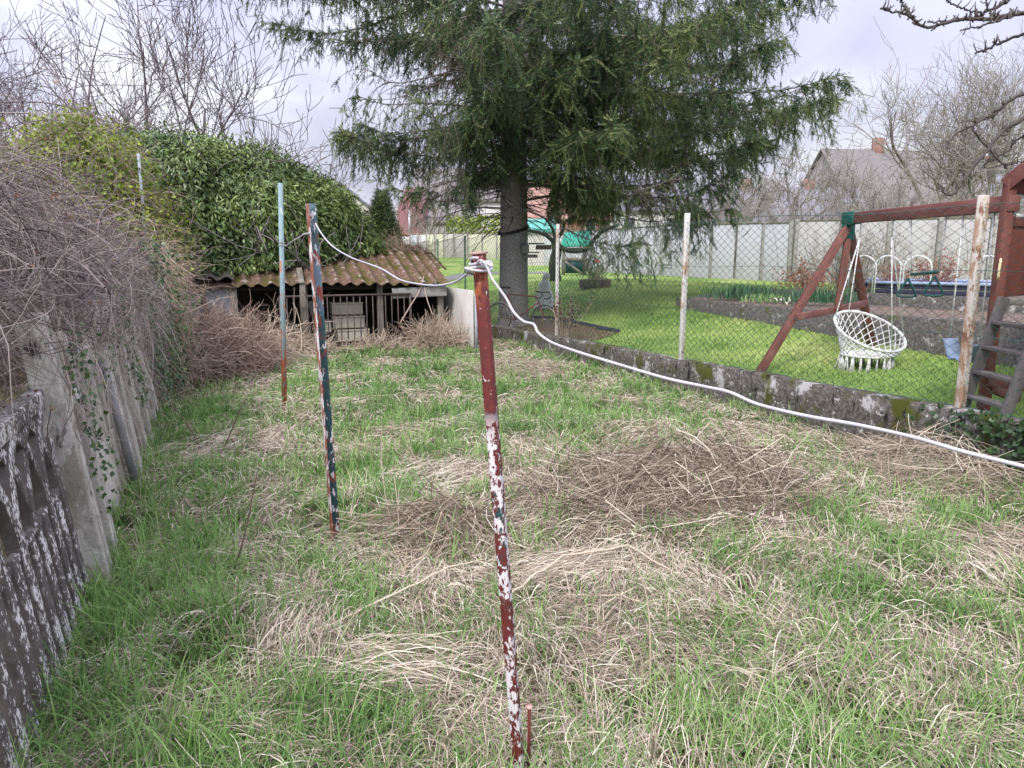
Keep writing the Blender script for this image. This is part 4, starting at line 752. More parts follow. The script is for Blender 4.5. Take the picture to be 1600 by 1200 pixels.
for az, z0 in spec:
    if nb >= 99: break
    Lb = reach(az, z0)*(rng.uniform(.82, 1.06) if not (math.cos(az) < -.9 and z0 > 6.8) else 1.0)
    if Lb < .5: continue
    n = 14; u = np.linspace(0, 1, n); x_ = Lb*u
    rise = rng.uniform(.0, .20); droop = rng.uniform(.16, .50)
    if math.cos(az) < -.3 and z0 > 6.6: droop = .12
    if math.cos(az) > .3 and z0 > 4.2: droop *= .7
    zc = rise*x_*1.5-droop*Lb*u**1.6*(1.05-.42*u**3)+ .12*np.sin(u*6+az*5)*u+.5*np.clip(u-.82, 0, 1)*Lb*.3
    aa = az+.10*np.sin(u*3+az)*1.2
    bp = np.stack([TB_[0]+np.cos(aa)*x_, TB_[1]+np.sin(aa)*x_, z0+zc], -1); bp[:, 2] = np.maximum(bp[:, 2], 1.75 if math.cos(az) < .2 else 1.45)
    mb = MB(); mb.tube(bp, np.interp(u, [0, 1], [.014+.0045*Lb, .005]), 7, .5); mb.build('branch', M_BARK, spr, smooth=True); nb += 1
    vis = z0 < 8.3
    # pendulous side shoots
    ns = int(Lb*(16 if vis else 6)); f = np.sort(rng.uniform(.12 if Lb < 3 else .16, 1.0, ns)); f = np.concatenate([f, [1, 1, .98]]); ns += 3
    base = np.stack([np.interp(f, u, bp[:, i]) for i in range(3)], 1)
    tg = unit(np.gradient(bp, axis=0)); tgf = np.stack([np.interp(f, u, tg[:, i]) for i in range(3)], 1)
    rb_ = rng.random(ns)
    lat = np.stack([-np.sin(az)*np.ones(ns), np.cos(az)*np.ones(ns), np.zeros(ns)], 1)*np.where(np.arange(ns) % 2, 1, -1)[:, None]
    d0 = tgf*rng.uniform(.2, .8, ns)[:, None]+lat*rng.uniform(.15, 1.2, ns)[:, None]+np.array([0, 0, .15])
    d0[-3:] = tgf[-3:]+lat[-3:]*.3+np.array([0, 0, .35])
    SL = rng.uniform(.4, 1.7, ns)*np.clip(1.15-.5*f, .5, 1)*(1 if vis else .9); SL[-3:] *= .5
    hangy = rng.uniform(.12, .55, ns); m = 9
    pts = [base]; d = unit(d0)
    for k in range(m-1):
        d = unit(d+np.array([0, 0, -1])*hangy[:, None]+rng.normal(0, .09, (ns, 3))); pts.append(pts[-1]+d*(SL/(m-1))[:, None])
    sh = np.stack(pts, 1); sk_ = ~(((np.abs(sh[:, :, 0]-TB_[0]) < .8) & (sh[:, :, 2] < 3.0)).any(1)); TW.tubes(sh[sk_], np.linspace(.007, .0025, m)[None]*np.ones((int(sk_.sum()), 1)), 3, rng.uniform(.2, .8, int(sk_.sum())))
    # twigs along each side shoot
    kt = 13 if vis else 5; fi = rng.random((ns, kt))*(m-1.01); ii = fi.astype(int); fr = (fi-ii)[..., None]; ar = np.arange(ns)[:, None]
    tp0 = sh[ar, ii]*(1-fr)+sh[ar, ii+1]*fr; td = unit(sh[ar, ii+1]-sh[ar, ii]); tdir = td*.75+rng.normal(0, .55, td.shape)+np.array([0, 0, -.30])
    n2 = int(Lb*26); f2_ = rng.uniform(.12, 1, n2); b2 = np.stack([np.interp(f2_, u, bp[:, i]) for i in range(3)], 1); t2 = np.stack([np.interp(f2_, u, tg[:, i]) for i in range(3)], 1)
    tp0 = np.concatenate([tp0.reshape(-1, 3), b2]); tdir = np.concatenate([tdir.reshape(-1, 3), t2*.7+rng.normal(0, .5, b2.shape)+np.array([0, 0, .15])]); NT = len(tp0)
    lumpy = fbm(tp0[:, 0]*1.3+az, tp0[:, 2]*1.3, 13); hole = fbm(tp0[:, 0]*.75+7, tp0[:, 2]*.85+tp0[:, 1]*.3, 29, 2); dxl = tp0[:, 0]-TB_[0]
    keep = (rng.random(NT) < np.clip(.45+1.6*(lumpy-.30), .2, 1)*np.clip((hole-.28)*7, .05, 1)*np.where(dxl < -.9, .7, 1)) & ~((np.abs(dxl) < .8) & (tp0[:, 2] < 3.05)) & ~((dxl < -.8) & (tp0[:, 2] < 2.45)) & ~((dxl < -3.7) & (tp0[:, 2] > 4.5) & (tp0[:, 2] < 5.7)) & ~((dxl < -4.1) & (tp0[:, 2] < 5.75)) & ~((np.abs(dxl+1.7) < .9) & (np.abs(tp0[:, 2]-4.85) < .45)) & ~((dxl > .8) & (dxl < 1.5) & (tp0[:, 2] < 2.3)); tp0, tdir = tp0[keep], tdir[keep]; NT = len(tp0)
    tn = np.clip(.40+.95*(fbm(tp0[:, 0]*1.3, tp0[:, 2]*1.3+tp0[:, 1]*.7, 19)-.5)+rng.normal(0, .2, NT), 0, 1)
    ND.needles(tp0, tdir, rng.uniform(.14, .34, NT), 22 if vis else 10, .056 if vis else .06, .0165 if vis else .02, tn)
crown = ND.build('crown', M_NEEDLE, spr)
TW.build('twigs', M_TWIG, spr)
# dead bare twigs low on the trunk
mb = MB(); N = 260; z = rng.uniform(2.0, 4.6, N); az = rng.uniform(0, 6.28, N); p = np.stack([TB_[0]+.25*np.cos(az), TB_[1]+.25*np.sin(az), z], 1); mb.tubes(wander(p, np.stack([np.cos(az), np.sin(az), rng.normal(-.1, .2, N)], 1), rng.uniform(.5, 2.4, N), 9, .16, .05, N), rng.uniform(.003, .011, N)[:, None]*np.linspace(1.2, .35, 9)[None], 3, rng.random(N))
mb.build('dead_twigs', M_TWIG, spr)
k = np.linspace(0, 2*math.pi, 40); mb = MB(); cz = P(800, 359, 16.2)[2]
Vs = []
for dz, rr in ((-.03, .318), (-.03, .333), (.03, .333), (.03, .318), (-.03, .318)): Vs.append(np.stack([TB_[0]+rr*np.cos(k)*1.03, TB_[1]+rr*np.sin(k)*1.03, cz+dz+.09*np.cos(k-.6)], -1))
mb.grid(np.array(Vs)); tag(mb.build('black_strap', m_noise('black_webbing', [(.3, (.012, .012, .016)), (.7, (.03, .03, .035))], 40), None), 'black webbing strap tied round the spruce trunk', 'strap')
# bird table box on the trunk
bq = P(828, 393, 16.25); nb_ = thing('nest_box', 'weathered wooden bird box with a dark roof fixed to the right side of the spruce', 'bird box', bq)
mb = MB(); mb.box(bq+np.array([.02, 0, -.02]), (.36, .26, .03)); mb.box(bq+np.array([-.10, 0, .07]), (.16, .22, .15)); mb.box(bq+np.array([.02, 0, -.10]), (.30, .05, .07)); mb.build('box', M_WOOD, nb_, bevel=.006)
mb = MB(); mb.box(bq+np.array([.06, -.02, .17]), (.50, .34, .03), rot_about(np.eye(3), np.zeros(3), 0)); mb.build('roof', m_noise('felt', [(.3, (.03, .05, .055)), (.7, (.07, .10, .11))], 9), nb_, bevel=.006)
mb = MB(); mb.box(bq+np.array([.30, .05, .09]), (.34, .03, .10)); mb.build('perch_board', m_noise('brown_board', [(.3, (.12, .07, .06)), (.7, (.22, .14, .12))], 9), nb_, bevel=.004)
# mulch bed and edging
cen = [(770, 506), (800, 500), (845, 497), (905, 508), (968, 521), (935, 531), (905, 537), (860, 545)]
pp = np.array([GL(*c) for c in cen]); ss_, tt_ = ST(pp[:, 0], pp[:, 1]); pp[:, :2] = XYv(np.maximum(ss_, .2), tt_); c0 = pp.mean(0); mb = MB(); c0[2] = hlawn(c0[0], c0[1])+.04
ring = pp.copy(); ring[:, 2] = hlawn(ring[:, 0], ring[:, 1])+.015
for i in range(len(ring)): mb.add([c0, ring[i], ring[(i+1) % len(ring)]], [[0, 1, 2]])
tag(mb.build('mulch_bed', m_noise('mulch', [(.3, (.06, .04, .03)), (.55, (.17, .11, .07)), (.7, (.30, .22, .15))], 18, .95, 1, .03), None), kind='structure')
ed = MB(); e = smooth_path(np.array([GL(*c)+np.array([0, 0, .03]) for c in ((830, 498), (870, 500), (905, 507), (940, 515), (968, 521), (930, 516))]), 40); ed.ribbons(e[None], np.full((1, len(e)), .09), np.array([[0, 0, 1.]])); tag(ed.build('bed_edging', m_noise('black_edge', [(.3, (.025, .027, .035)), (.7, (.06, .065, .08))], 6), None), 'dark flexible edging strip round the bark bed under the spruce', 'edging').modifiers.new('thick', 'SOLIDIFY').thickness = .012
# dry seed-head plant at the fence
q = GL(882, 536); mb = MB(); N = 26; p = np.tile(q, (N, 1))+rng.normal(0, .07, (N, 3))*np.array([1, 1, 0]); Pn = wander(p, np.stack([rng.normal(.15, .25, N), rng.normal(0, .25, N), np.ones(N)], 1), rng.uniform(.4, .95, N), 8, .07, .0, N); mb.tubes(Pn, .004, 3, .7)
dp = thing('dried_plant', 'dry stalky plant with dark seed heads behind the chain-link fence near the bicycle', 'plant', q); mb.build('stalks', M_BRAM, dp)
mb = MB(); e = Pn[:, -3:].reshape(-1, 3); e = np.repeat(e, 5, 0)+rng.normal(0, .03, (len(e)*5, 3)); mb.leaves(e, rng.normal(0, 1, e.shape), rng.normal(0, 1, e.shape), np.full(len(e), .04), np.full(len(e), .03), .3, 0.); mb.build('foliage', M_BRAM, dp)  # these are the dark seed heads on the stalks, not leaves
# ================================================================== BICYCLE
M_RFRAME = m_noise('dull_red_enamel', [(.3, (.15, .03, .03)), (.7, (.26, .07, .06))], 14, .5, .1, .01, 6)
M_BLACK = m_noise('black_rubber', [(.3, (.015, .015, .015)), (.7, (.04, .04, .04))], 20, .6, 0)
M_STEEL = m_noise('tarnished_steel', [(.3, (.28, .27, .26)), (.7, (.5, .48, .46))], 20, .45, 0, metal=.6)
rw = P(780, 503, 15.95); fw = P(851, 503, 15.4); rw[2] = fw[2] = .19
ex = unit(fw-rw); up = np.array([0, .10, .995]); B0 = rw
def bk(x, z, y=0): return B0+ex*x+up*z+np.cross(up, ex)*y
WB = np.linalg.norm(fw-rw); bike = thing('bicycle', 'old red bicycle with drop handlebars leaning by the foot of the spruce', 'bicycle', (rw+fw)/2-np.array([0, 0, .31]))
def wheel(c):
    k = np.linspace(0, 2*math.pi, 45); mb = MB(); mb.tube(np.array([c+ex*.295*np.cos(a)+up*.295*np.sin(a) for a in k]), .013, 6, caps=False)
    wh = thing('wheel', None, None, (0, 0, 0)); wh.parent = bike; wh.location = Vector(c)-bike.location
    mb.build('tyre', M_BLACK, wh); mb = MB(); mb.tube(np.array([c+ex*.275*np.cos(a)+up*.275*np.sin(a) for a in k]), .009, 5, caps=False)
    for a in np.linspace(0, 2*math.pi, 20, endpoint=False): mb.tube([c, c+ex*.27*np.cos(a)+up*.27*np.sin(a)], .0018, 3)
    s = np.cross(up, ex); mb.tube([c-s*.05, c+s*.05], .018, 8); mb.build('rim', M_STEEL, wh)
wheel(rw); wheel(fw)
bbk = bk(.40, -.03); seat = bk(.22, .50); head = bk(WB-.19, .47); headl = bk(WB-.15, .35)
mb = MB()
for a, b in ((bbk, seat), (seat, head), (bbk, headl), (head, headl), (seat, rw), (bbk, rw), (headl, fw)): mb.tube([a, b], .014 if a is not rw and b is not rw else .010, 8)
mb.build('frame', M_RFRAME, bike, smooth=True)
mb = MB(); mb.tube([seat, bk(.19, .60)], .012, 8); mb.build('seat_post', M_STEEL, bike)
mb = MB(); mb.lathe([(0.0, .0), (.05, .0), (.07, .02), (.05, .045), (0, .05)], (0, 0, 0), 14, None, 1.9, 1); 
v = mb.v[0]; mb.v[0] = bk(.17, .62)+v[:, :1]*ex+v[:, 1:2]*np.cross(up, ex)+v[:, 2:]*up; mb.build('saddle', M_BLACK, bike, smooth=True)
mb = MB(); st_ = bk(WB-.21, .55); mb.tube([head, st_, bk(WB-.12, .57)], .012, 8); mb.build('stem', M_STEEL, bike)
for sgn in (-1, 1):
    mb = MB(); mb.tube(smooth_path([bk(WB-.12, .57), bk(WB-.12, .57, .18*sgn), bk(WB-.05, .58, .20*sgn), bk(WB+.03, .55, .2*sgn), bk(WB+.04, .48, .2*sgn), bk(WB-.03, .44, .2*sgn), bk(WB-.12, .44, .2*sgn)], 36), .012, 7); mb.build('handlebar', M_BLACK, bike)
k = np.linspace(0, 2*math.pi, 25); mb = MB(); mb.tube(np.array([bbk+ex*.09*np.cos(a)+up*.09*np.sin(a) for a in k]), .008, 5, caps=False); mb.tube([bbk, bk(.40+.12, -.15, .04)], .009, 6); mb.tube([bbk, bk(.40-.12, .09, -.04)], .009, 6); mb.build('crankset', M_STEEL, bike)
mb = MB(); mb.tube(np.array([rw+ex*.335*np.cos(a)+up*.335*np.sin(a) for a in np.linspace(.1, 2.7, 24)]), .012, 5); mb.build('mudguard', M_STEEL, bike)
# ================================================================== STATUE
q = GL(852, 482); zb = q[2]; stt = thing('garden_statue', 'pale weathered statue of a draped figure standing on the lawn beyond the bicycle', 'statue', q)
mb = MB(); hgt = .86
mb.lathe([(.0, 0), (.23, 0), (.235, .05), (.21, .20), (.18, .38), (.15, .50), (.155, .58), (.145, .63), (.10, .68), (.075, .71), (.088, .75), (.095, .80), (.08, .85), (.04, .885), (0, .89)], q, 40,
         lambda a, z: 1+.10*np.sin(a*7+z*4)*np.clip(1-z/.6, 0, 1)+.05*np.sin(a*3+z*9)*np.clip(1.2-z, 0, 1), 1, .8); v = mb.v[0]; zr_ = (v[:, 2]-q[2])/.89; v[:, 0] += .10*zr_**1.5-.05+.03*np.sin(zr_*6)
mb.build('figure', m_noise('pale_stone', [(.3, (.60, .62, .65)), (.55, (.76, .78, .80)), (.75, (.82, .83, .84))], 7, .9, .5, .02), stt, smooth=True)
# ================================================================== SWING SET / CLIMBING FRAME
M_REDW = m_noise('red_stained_wood', [(.3, (.10, .036, .028)), (.55, (.17, .065, .05)), (.75, (.26, .12, .095))], 5, .7, .4, .006, 8, (1, 1, .25))
M_REDW2 = m_noise('red_stained_beam', [(.3, (.125, .048, .042)), (.55, (.19, .078, .068)), (.75, (.28, .14, .12))], 5, .7, .4, .006, 8, (2, .3, 2))
M_GREENP = m_noise('green_plastic', [(.3, (.008, .09, .075)), (.7, (.014, .13, .105))], 6, .4, .05)
M_ROPE = m_noise('white_rope', [(.3, (.60, .60, .60)), (.7, (.76, .76, .77))], 60, .8, .3)
AP = np.array([4.07, 9.1, 2.03]); BE = np.array([3.92, 5.95, 2.03])
F1 = GL(1186, 584); F2 = GL(1362, 541)
sw = thing('climbing_frame', 'red-brown timber swing frame joined to a playhouse tower with a ladder', 'climbing frame', AP*np.array([1, 1, 0])+np.array([0, 0, .35]))
bd_ = unit(BE-AP)
mb = MB(); mb.beam(AP-bd_*.06, BE+bd_*.05, .09, .125); mb.build('beam', M_REDW2, sw, bevel=.006)
mb = MB(); mb.beam(AP-bd_*.10, AP+bd_*.24, .112, .147); mb.beam(AP+np.array([0, 0, -.07]), AP+np.array([0, 0, -.26]), .12, .12, bd_); mb.build('corner_bracket', M_GREENP, sw, bevel=.01)
top = AP+np.array([0, 0, -.10])
for F, nm in ((F1, 'leg'), (F2, 'leg')):
    mb = MB(); d = unit(top-F); mb.beam(F-d*.08, top-d*.02+unit(F-top)*np.array([1, 1, 0])*.03, .085, .085, bd_); mb.build('leg', M_REDW, sw, bevel=.006)
m1 = top+(F1-top)*.62; m2 = top+(F2-top)*.62
off = -bd_*.0+bd_*.09
mb = MB(); mb.beam(m1+off, m2+off, .045, .08); mb.build('brace', M_REDW2, sw, bevel=.005)
mb = MB(); mb.beam(top+bd_*.02+np.array([0, 0, -.05]), (m1*.45+m2*.55)+bd_*.14, .08, .045, bd_); mb.build('upright', M_REDW, sw, bevel=.005)
# tower
e1 = unit(np.array([.84, .54, 0])); e2 = unit(np.array([.54, -.84, 0])); T0 = np.array([3.90, 5.95, 0])
lawnz = lambda q: float(hlawn(q[0], q[1]))
TWs, TWd = 1.15, 1.05
for a, b, top_ in ((0, 0, 2.22), (1, 0, 2.22), (0, 1, 2.22), (1, 1, 2.22)):
    q = T0+e1*a*TWs+e2*b*TWd; mb = MB(); mb.beam((q[0], q[1], lawnz(q)-.1), (q[0], q[1], top_), .075, .075, np.array([0, 1, 0])); mb.build('post', M_REDW, sw, bevel=.006)
DZ = 1.27
mb = MB(); cc = T0+e1*TWs/2+e2*TWd/2; mb.box((cc[0], cc[1], DZ), (TWs+.05, TWd+.05, .05), np.stack([e1, e2, [0, 0, 1]])); mb.build('deck', M_WOOD, sw, bevel=.005)
M_PANEL = m_noise('red_panel', [(.3, (.13, .045, .033)), (.7, (.20, .072, .055))], 4, .6, .15, .005, 6, (1, 1, .3))
for i, (o_, ea, Ln) in enumerate(((T0, e1, TWs), (T0+e2*TWd, e1, TWs), (T0+e1*TWs, e2, TWd))):
    a = o_+ea*.05; b = o_+ea*(Ln-.05); mb = MB(); mb.beam(a+np.array([0, 0, 1.58]), b+np.array([0, 0, 1.58]), .025, .56); mb.build('side_panel', M_PANEL, sw, bevel=.004)
    mb = MB(); mb.beam(a+np.array([0, 0, 1.89]), b+np.array([0, 0, 1.89]), .05, .07); mb.build('rail', M_REDW2, sw, bevel=.005)
    mb = MB(); mb.beam(a+np.array([0, 0, 2.16]), b+np.array([0, 0, 2.16]), .06, .10); mb.build('rail', M_REDW2, sw, bevel=.005)
    wf = MB(); 
    for k in np.linspace(.06, .94, 4): q = a+(b-a)*k; wf.beam(q+np.array([0, 0, 1.927]), q+np.array([0, 0, 2.108]), .028, .03, ea)
    wf.beam(a+np.array([0, 0, 1.942]), b+np.array([0, 0, 1.942]), .024, .03); wf.beam(a+np.array([0, 0, 2.093]), b+np.array([0, 0, 2.093]), .024, .03); wf.build('window_frame', m_noise('white_trim', [(.3, (.62, .63, .66)), (.7, (.76, .77, .80))], 6, .5, 0), sw)
# gable roof: ridge along e1
rz = 2.70; ov = .02
for b0, sgn in ((-ov, 1), (TWd+ov, -1)):
    lo_ = T0+e2*b0+np.array([0, 0, 2.20]); hi_ = T0+e2*TWd/2+np.array([0, 0, rz]); mb = MB(); dn_ = unit(hi_-lo_)
    mb.beam((lo_+hi_)/2-e1*.02, (lo_+hi_)/2+e1*(TWs+.14), np.linalg.norm(hi_-lo_), .022, np.cross(e1, dn_)*sgn); mb.build('roof_slope', M_REDW2, sw, bevel=.004)
    for eo in (-.03, TWs+.15):
        mb = MB(); mb.beam(lo_+e1*eo+np.array([0, 0, -.03]), hi_+e1*eo+np.array([0, 0, -.03]), .025, .11); mb.build('bargeboard', M_REDW2, sw, bevel=.004)
hq = P(1562, 420, 5.88); mb = MB(); mb.tube(smooth_path([hq+np.array([.02, .03, .075]), hq+np.array([-.02, -.03, .06]), hq+np.array([-.03, -.04, 0]), hq+np.array([-.03, -.04, -.06]), hq+np.array([-.005, -.0, -.085])], 24), .010, 8); mb.build('handle', m_noise('cream_plastic', [(.3, (.62, .52, .30)), (.7, (.72, .62, .40))], 6, .4, 0), sw, smooth=True)
mb = MB(); q = T0; mb.beam((q[0], q[1], .62), tuple((q+e2*.55)[:2])+(.62,), .045, .09); mb.beam((q[0], q[1], .58), tuple((q+e1*.6+np.array([0, 0, 0]))[:2])+(.40,), .045, .09); mb.build('lower_brace', M_REDW2, sw, bevel=.005)
lad = thing('ladder', None, None); lad.parent = sw; lad.location = (0, 0, 0); del_ = None
tl = P(1566, 472, 5.80); bl = P(1500, 643, 5.78); bl[2] = lawnz(bl); lean = tl-bl; rd = unit(np.cross([0, 0, 1.], lean*np.array([1, 1, 0])))
rd = rd if rd[0] > 0 else -rd; wv = rd*.44
M_LADW = m_noise('grey_weathered_ladder', [(.3, (.085, .075, .075)), (.55, (.15, .135, .135)), (.75, (.24, .22, .21))], 6, .9, .5, .006, 8, (1, 1, .3))
for o_ in (np.zeros(3), wv):
    mb = MB(); mb.beam(bl+o_-unit(lean)*.06, tl+o_+unit(lean)*.04, .035, .085, np.cross(lean, rd)); mb.build('stringer', M_LADW, lad, bevel=.004)
for k in (.20, .41, .62, .83):
    mb = MB(); q = bl+lean*k; mb.beam(q+rd*.018, q+wv-rd*.018, .10, .028); mb.build('rung', M_LADW, lad, bevel=.003)
# hanging things
def beamat(Y): k = (AP[1]-Y)/(AP[1]-BE[1]); return AP+(BE-AP)*k+np.array([0, 0, -.063])
def bx_(px): # beam point under a pixel column
    Y = 9.0
    for _ in range(30):
        q = beamat(Y); r_ = ray(px, 340); Y = Y-(q[0]/q[1]-r_[0]/r_[1])*-12*.5; Y = min(max(Y, 6.0), 9.05)
    return beamat(Y)
def beam_px(px, py=342):
    r_ = ray(px, py); k0 = r_[0]/r_[1]; D = BE-AP; k = (k0*AP[1]-AP[0])/(D[0]-k0*D[1]); return AP+D*k+np.array([0, 0, -.063])
hA = beam_px(1346); hB = beam_px(1396); hc = (hA+hB)/2
M_MAC = m_noise('white_cotton', [(.3, (.58, .58, .57)), (.7, (.76, .76, .75))], 40, .9, .3)
cc = P(1359, 517, hc[1]); chair = thing('macrame_hanging_chair', 'white macrame hanging chair with long tassels slung from the swing beam', 'hanging chair', cc)
ax1 = unit(np.array([.96, -.28, 0])); ax2 = unit(np.array([.18, .62, .32])); ax2 = unit(ax2-ax1*np.dot(ax1, ax2)); axn = np.cross(ax1, ax2)
# tilt rim: left side higher
ax1 = unit(ax1+np.array([0, 0, -.34])); ax2 = unit(ax2-ax1*np.dot(ax1, ax2)); axn = np.cross(ax1, ax2); axn = axn if axn[2] > 0 else -axn
RX, RY = .40, .37; rim = lambda a: cc+ax1*RX*math.cos(a)+ax2*RY*math.sin(a)
k = np.linspace(0, 2*math.pi, 50); mb = MB(); mb.tube(np.array([rim(a) for a in k]), .016, 8, caps=False); mb.build('rim', M_MAC, chair, smooth=True)
sc_ = cc+np.array([-.03, -.04, -.25]); RS = .27; srim = lambda a: sc_+np.array([RS*math.cos(a), RS*math.sin(a)*.95, -.015])
mb = MB(); mb.tube(np.array([srim(a) for a in k]), .014, 8, caps=False); mb.build('seat_ring', M_MAC, chair, smooth=True)
mb = MB()
for j in range(24):
    for sg in (-1, 1):
        pts = []
        for f in np.linspace(0, 1, 7):
            a = j/24*2*math.pi+sg*f*1.0; q = rim(a)*(1-f)+srim(a)*f; q = q+np.array([0, 0, -.03*math.sin(f*math.pi)]); pts.append(q)
        mb.tube(np.array(pts), .0058, 4)
mb.build('net_back', M_MAC, chair)
mb = MB(); vv = []
for r_ in np.linspace(0, 1, 5): vv.append([sc_+np.array([RS*r_*math.cos(a), RS*r_*math.sin(a)*.95, -.02-.03*(1-r_*r_)]) for a in k])
mb.grid(np.array(vv)); mb.build('seat', M_MAC, chair, smooth=True).modifiers.new('thick', 'SOLIDIFY').thickness = .015
mb = MB()
for j in range(20):
    a = j/20*2*math.pi; q = srim(a); Lt = .19+.06*((j*7) % 5)/5
    for r_ in range(10):
        o_ = rng.normal(0, .011, 3)*np.array([1, 1, 0]); mb.tube([q+o_*.3, q+o_*.8+np.array([0, 0, -Lt*.5]), q+o_*1.7+np.array([0, 0, -Lt*rng.uniform(.9, 1.05)])], .0045, 4)
mb.build('tassels', M_MAC, chair)
mb = MB(); j1 = hA+np.array([0, 0, -.17]); j2 = hB+np.array([0, 0, -.17])
for a, b in ((hA, j1), (hB, j2), (j1, rim(math.pi)), (j1, rim(2.25)), (j2, rim(-.9)), (j2, rim(.25))): mb.tube([a, b], .0075, 6)
mb.build('ropes', M_ROPE, chair)
tA = beam_px(1424); tB = beam_px(1479); bar0 = P(1424, 429, (tA[1])); bar1 = P(1465, 425, tB[1]+.15)
trp = thing('trapeze', 'dark green trapeze bar with two triangular rings hanging from the swing beam', 'trapeze', (bar0+bar1)/2)
M_DGREEN = m_noise('dark_green_plastic', [(.3, (.01, .055, .055)), (.7, (.02, .09, .085))], 6, .4, 0)
mb = MB(); mb.tube([bar0, bar1], .016, 10); mb.build('bar', M_DGREEN, trp, smooth=True)
mb = MB(); mb.tube([tA, bar0], .007, 6); mb.tube([tB, bar1], .007, 6); mb.build('ropes', M_ROPE, trp)
for q in (bar0+np.array([-.03, 0, -.04]), bar1+np.array([-.02, 0, -.04])):
    pts = [q+np.array([0, 0, .0]), q+np.array([-.075, .02, -.15]), q+np.array([-.06, .015, -.18]), q+np.array([.06, -.015, -.18]), q+np.array([.075, -.02, -.15]), q]; mb = MB(); mb.tube(smooth_path(pts, 40), .011, 7, caps=False); mb.build('ring', M_DGREEN, trp, smooth=True)
sA = beam_px(1505); sB = beam_px(1553); ss = thing('swing_seat', 'blue strap swing seat hanging between the fence post and the ladder', 'swing', (sA+sB)/2-np.array([0, 0, 1.35]))
lo1 = sA*np.array([1, 1, 0])+np.array([0, 0, .88]); lo2 = sB*np.array([1, 1, 0])+np.array([0, 0, .88]); md = (lo1+lo2)/2+np.array([0, 0, -.15]); pth = smooth_path([lo1, lo1*.75+lo2*.25+np.array([0, 0, -.16]), md, lo1*.25+lo2*.75+np.array([0, 0, -.16]), lo2], 30)
mb = MB(); mb.ribbons(pth[None], np.full((1, len(pth)), .14), np.array([[1., .1, 0]])); mb.build('strap', m_noise('blue_plastic', [(.3, (.16, .22, .32)), (.7, (.24, .31, .42))], 5, .5, 0), ss).modifiers.new('thick', 'SOLIDIFY').thickness = .012
mb = MB(); mb.tube([sA, lo1], .007, 6); mb.tube([sB, lo2], .007, 6); mb.build('ropes', M_ROPE, ss)
# ================================================================== RAISED BED
M_BLOCK = m_layers('bed_blockwork', [(.3, (.06, .055, .052)), (.5, (.12, .11, .10)), (.7, (.22, .205, .19))], [((.40, .39, .37), 6, .62, .04, (1, 1, 1), None), ((.08, .09, .02), 3, .62, .06, (1, 1, 1), None)], .95, 1, 30, .02, .1)
M_SOIL = m_noise('bed_litter', [(.3, (.06, .045, .035)), (.5, (.19, .14, .11)), (.7, (.42, .35, .29))], 22, .95, 1, .03)
rb = thing('raised_bed', 'long two-tiered raised flower bed of dark blocks behind the swing', 'raised bed', (5, 12, .5))
fA = np.array([[3.55, 15.3], [3.75, 14.4], [4.25, 12.4], [4.75, 10.4], [5.15, 8.7], [5.6, 6.8], [6.1, 4.8]]); fz = np.array([.66, .66, .72, .79, .86, .90, .93])
def bedwall(pts, tops, th, name, mat, lo_=.3):
    mb = MB(); n = len(pts); d = np.gradient(pts, axis=0); nn = np.stack([-d[:, 1], d[:, 0]], 1); nn /= np.linalg.norm(nn, axis=1)[:, None]
    kk = np.linspace(0, n-1, 70); I = lambda A: np.stack([np.interp(kk, np.arange(n), A[:, i]) for i in range(A.shape[1])], 1); p2 = I(pts); n2 = I(nn); tp = np.interp(kk, np.arange(n), tops)
    lows = np.array([lawnz(q) for q in p2])-.15
    V = [np.concatenate([p2, lows[:, None]], 1), np.concatenate([p2+.012*(fbm(kk*2, kk*0, 3)-.5)[:, None], (lows*.4+tp*.6)[:, None]], 1), np.concatenate([p2, (tp+.012*(fbm(kk*3, kk*0, 7)-.5))[:, None]], 1), np.concatenate([p2+n2*th, (tp+.01*(fbm(kk*3, kk*0+3, 7)-.5))[:, None]], 1), np.concatenate([p2+n2*th, lows[:, None]], 1)]
    mb.grid(np.array(V)); return mb.build(name, mat, rb, smooth=False)
bedwall(fA, fz, -.16, 'front_wall', M_BLOCK)
gA = np.array([[3.55, 15.3], [4.4, 16.3], [5.2, 16.8]]); bedwall(gA, np.array([.66, .68, .70]), -.14, 'end_wall', M_BLOCK)
uA = np.array([[5.15, 15.9], [5.9, 13.2], [6.4, 11.2], [6.95, 9.2], [7.5, 7.2], [8.0, 5.2]]); uz = np.array([.84, .90, .97, 1.02, 1.05, 1.05]); bedwall(uA, uz, -.14, 'upper_wall', M_BLOCK)
mb = MB(); k7 = np.linspace(0, 1, 30); A1 = np.stack([np.interp(k7, np.linspace(0, 1, 7), fA[:, i]) for i in (0, 1)], 1); z1 = np.interp(k7, np.linspace(0, 1, 7), fz)-.03; A2_ = np.stack([np.interp(k7, np.linspace(0, 1, 6), uA[:, i]) for i in (0, 1)], 1)
V = []
for f in np.linspace(.03, 1, 12): q = A1*(1-f)+A2_*f; V.append(np.concatenate([q, (z1+.06*f+.05*(fbm(q[:, 0]*4, q[:, 1]*4, 2)-.5))[:, None]], 1))
mb.grid(np.array(V)); mb.build('soil', M_SOIL, rb, smooth=True)
mb = MB(); A3 = A2_+np.array([2.2, .5]); z2 = np.interp(k7, np.linspace(0, 1, 6), uz)-.42; V = [np.concatenate([A2_*(1-f)+A3*f, z2[:, None]], 1) for f in np.linspace(0, 1, 4)]; mb.grid(np.array(V)); mb.build('soil', M_SOIL, rb)
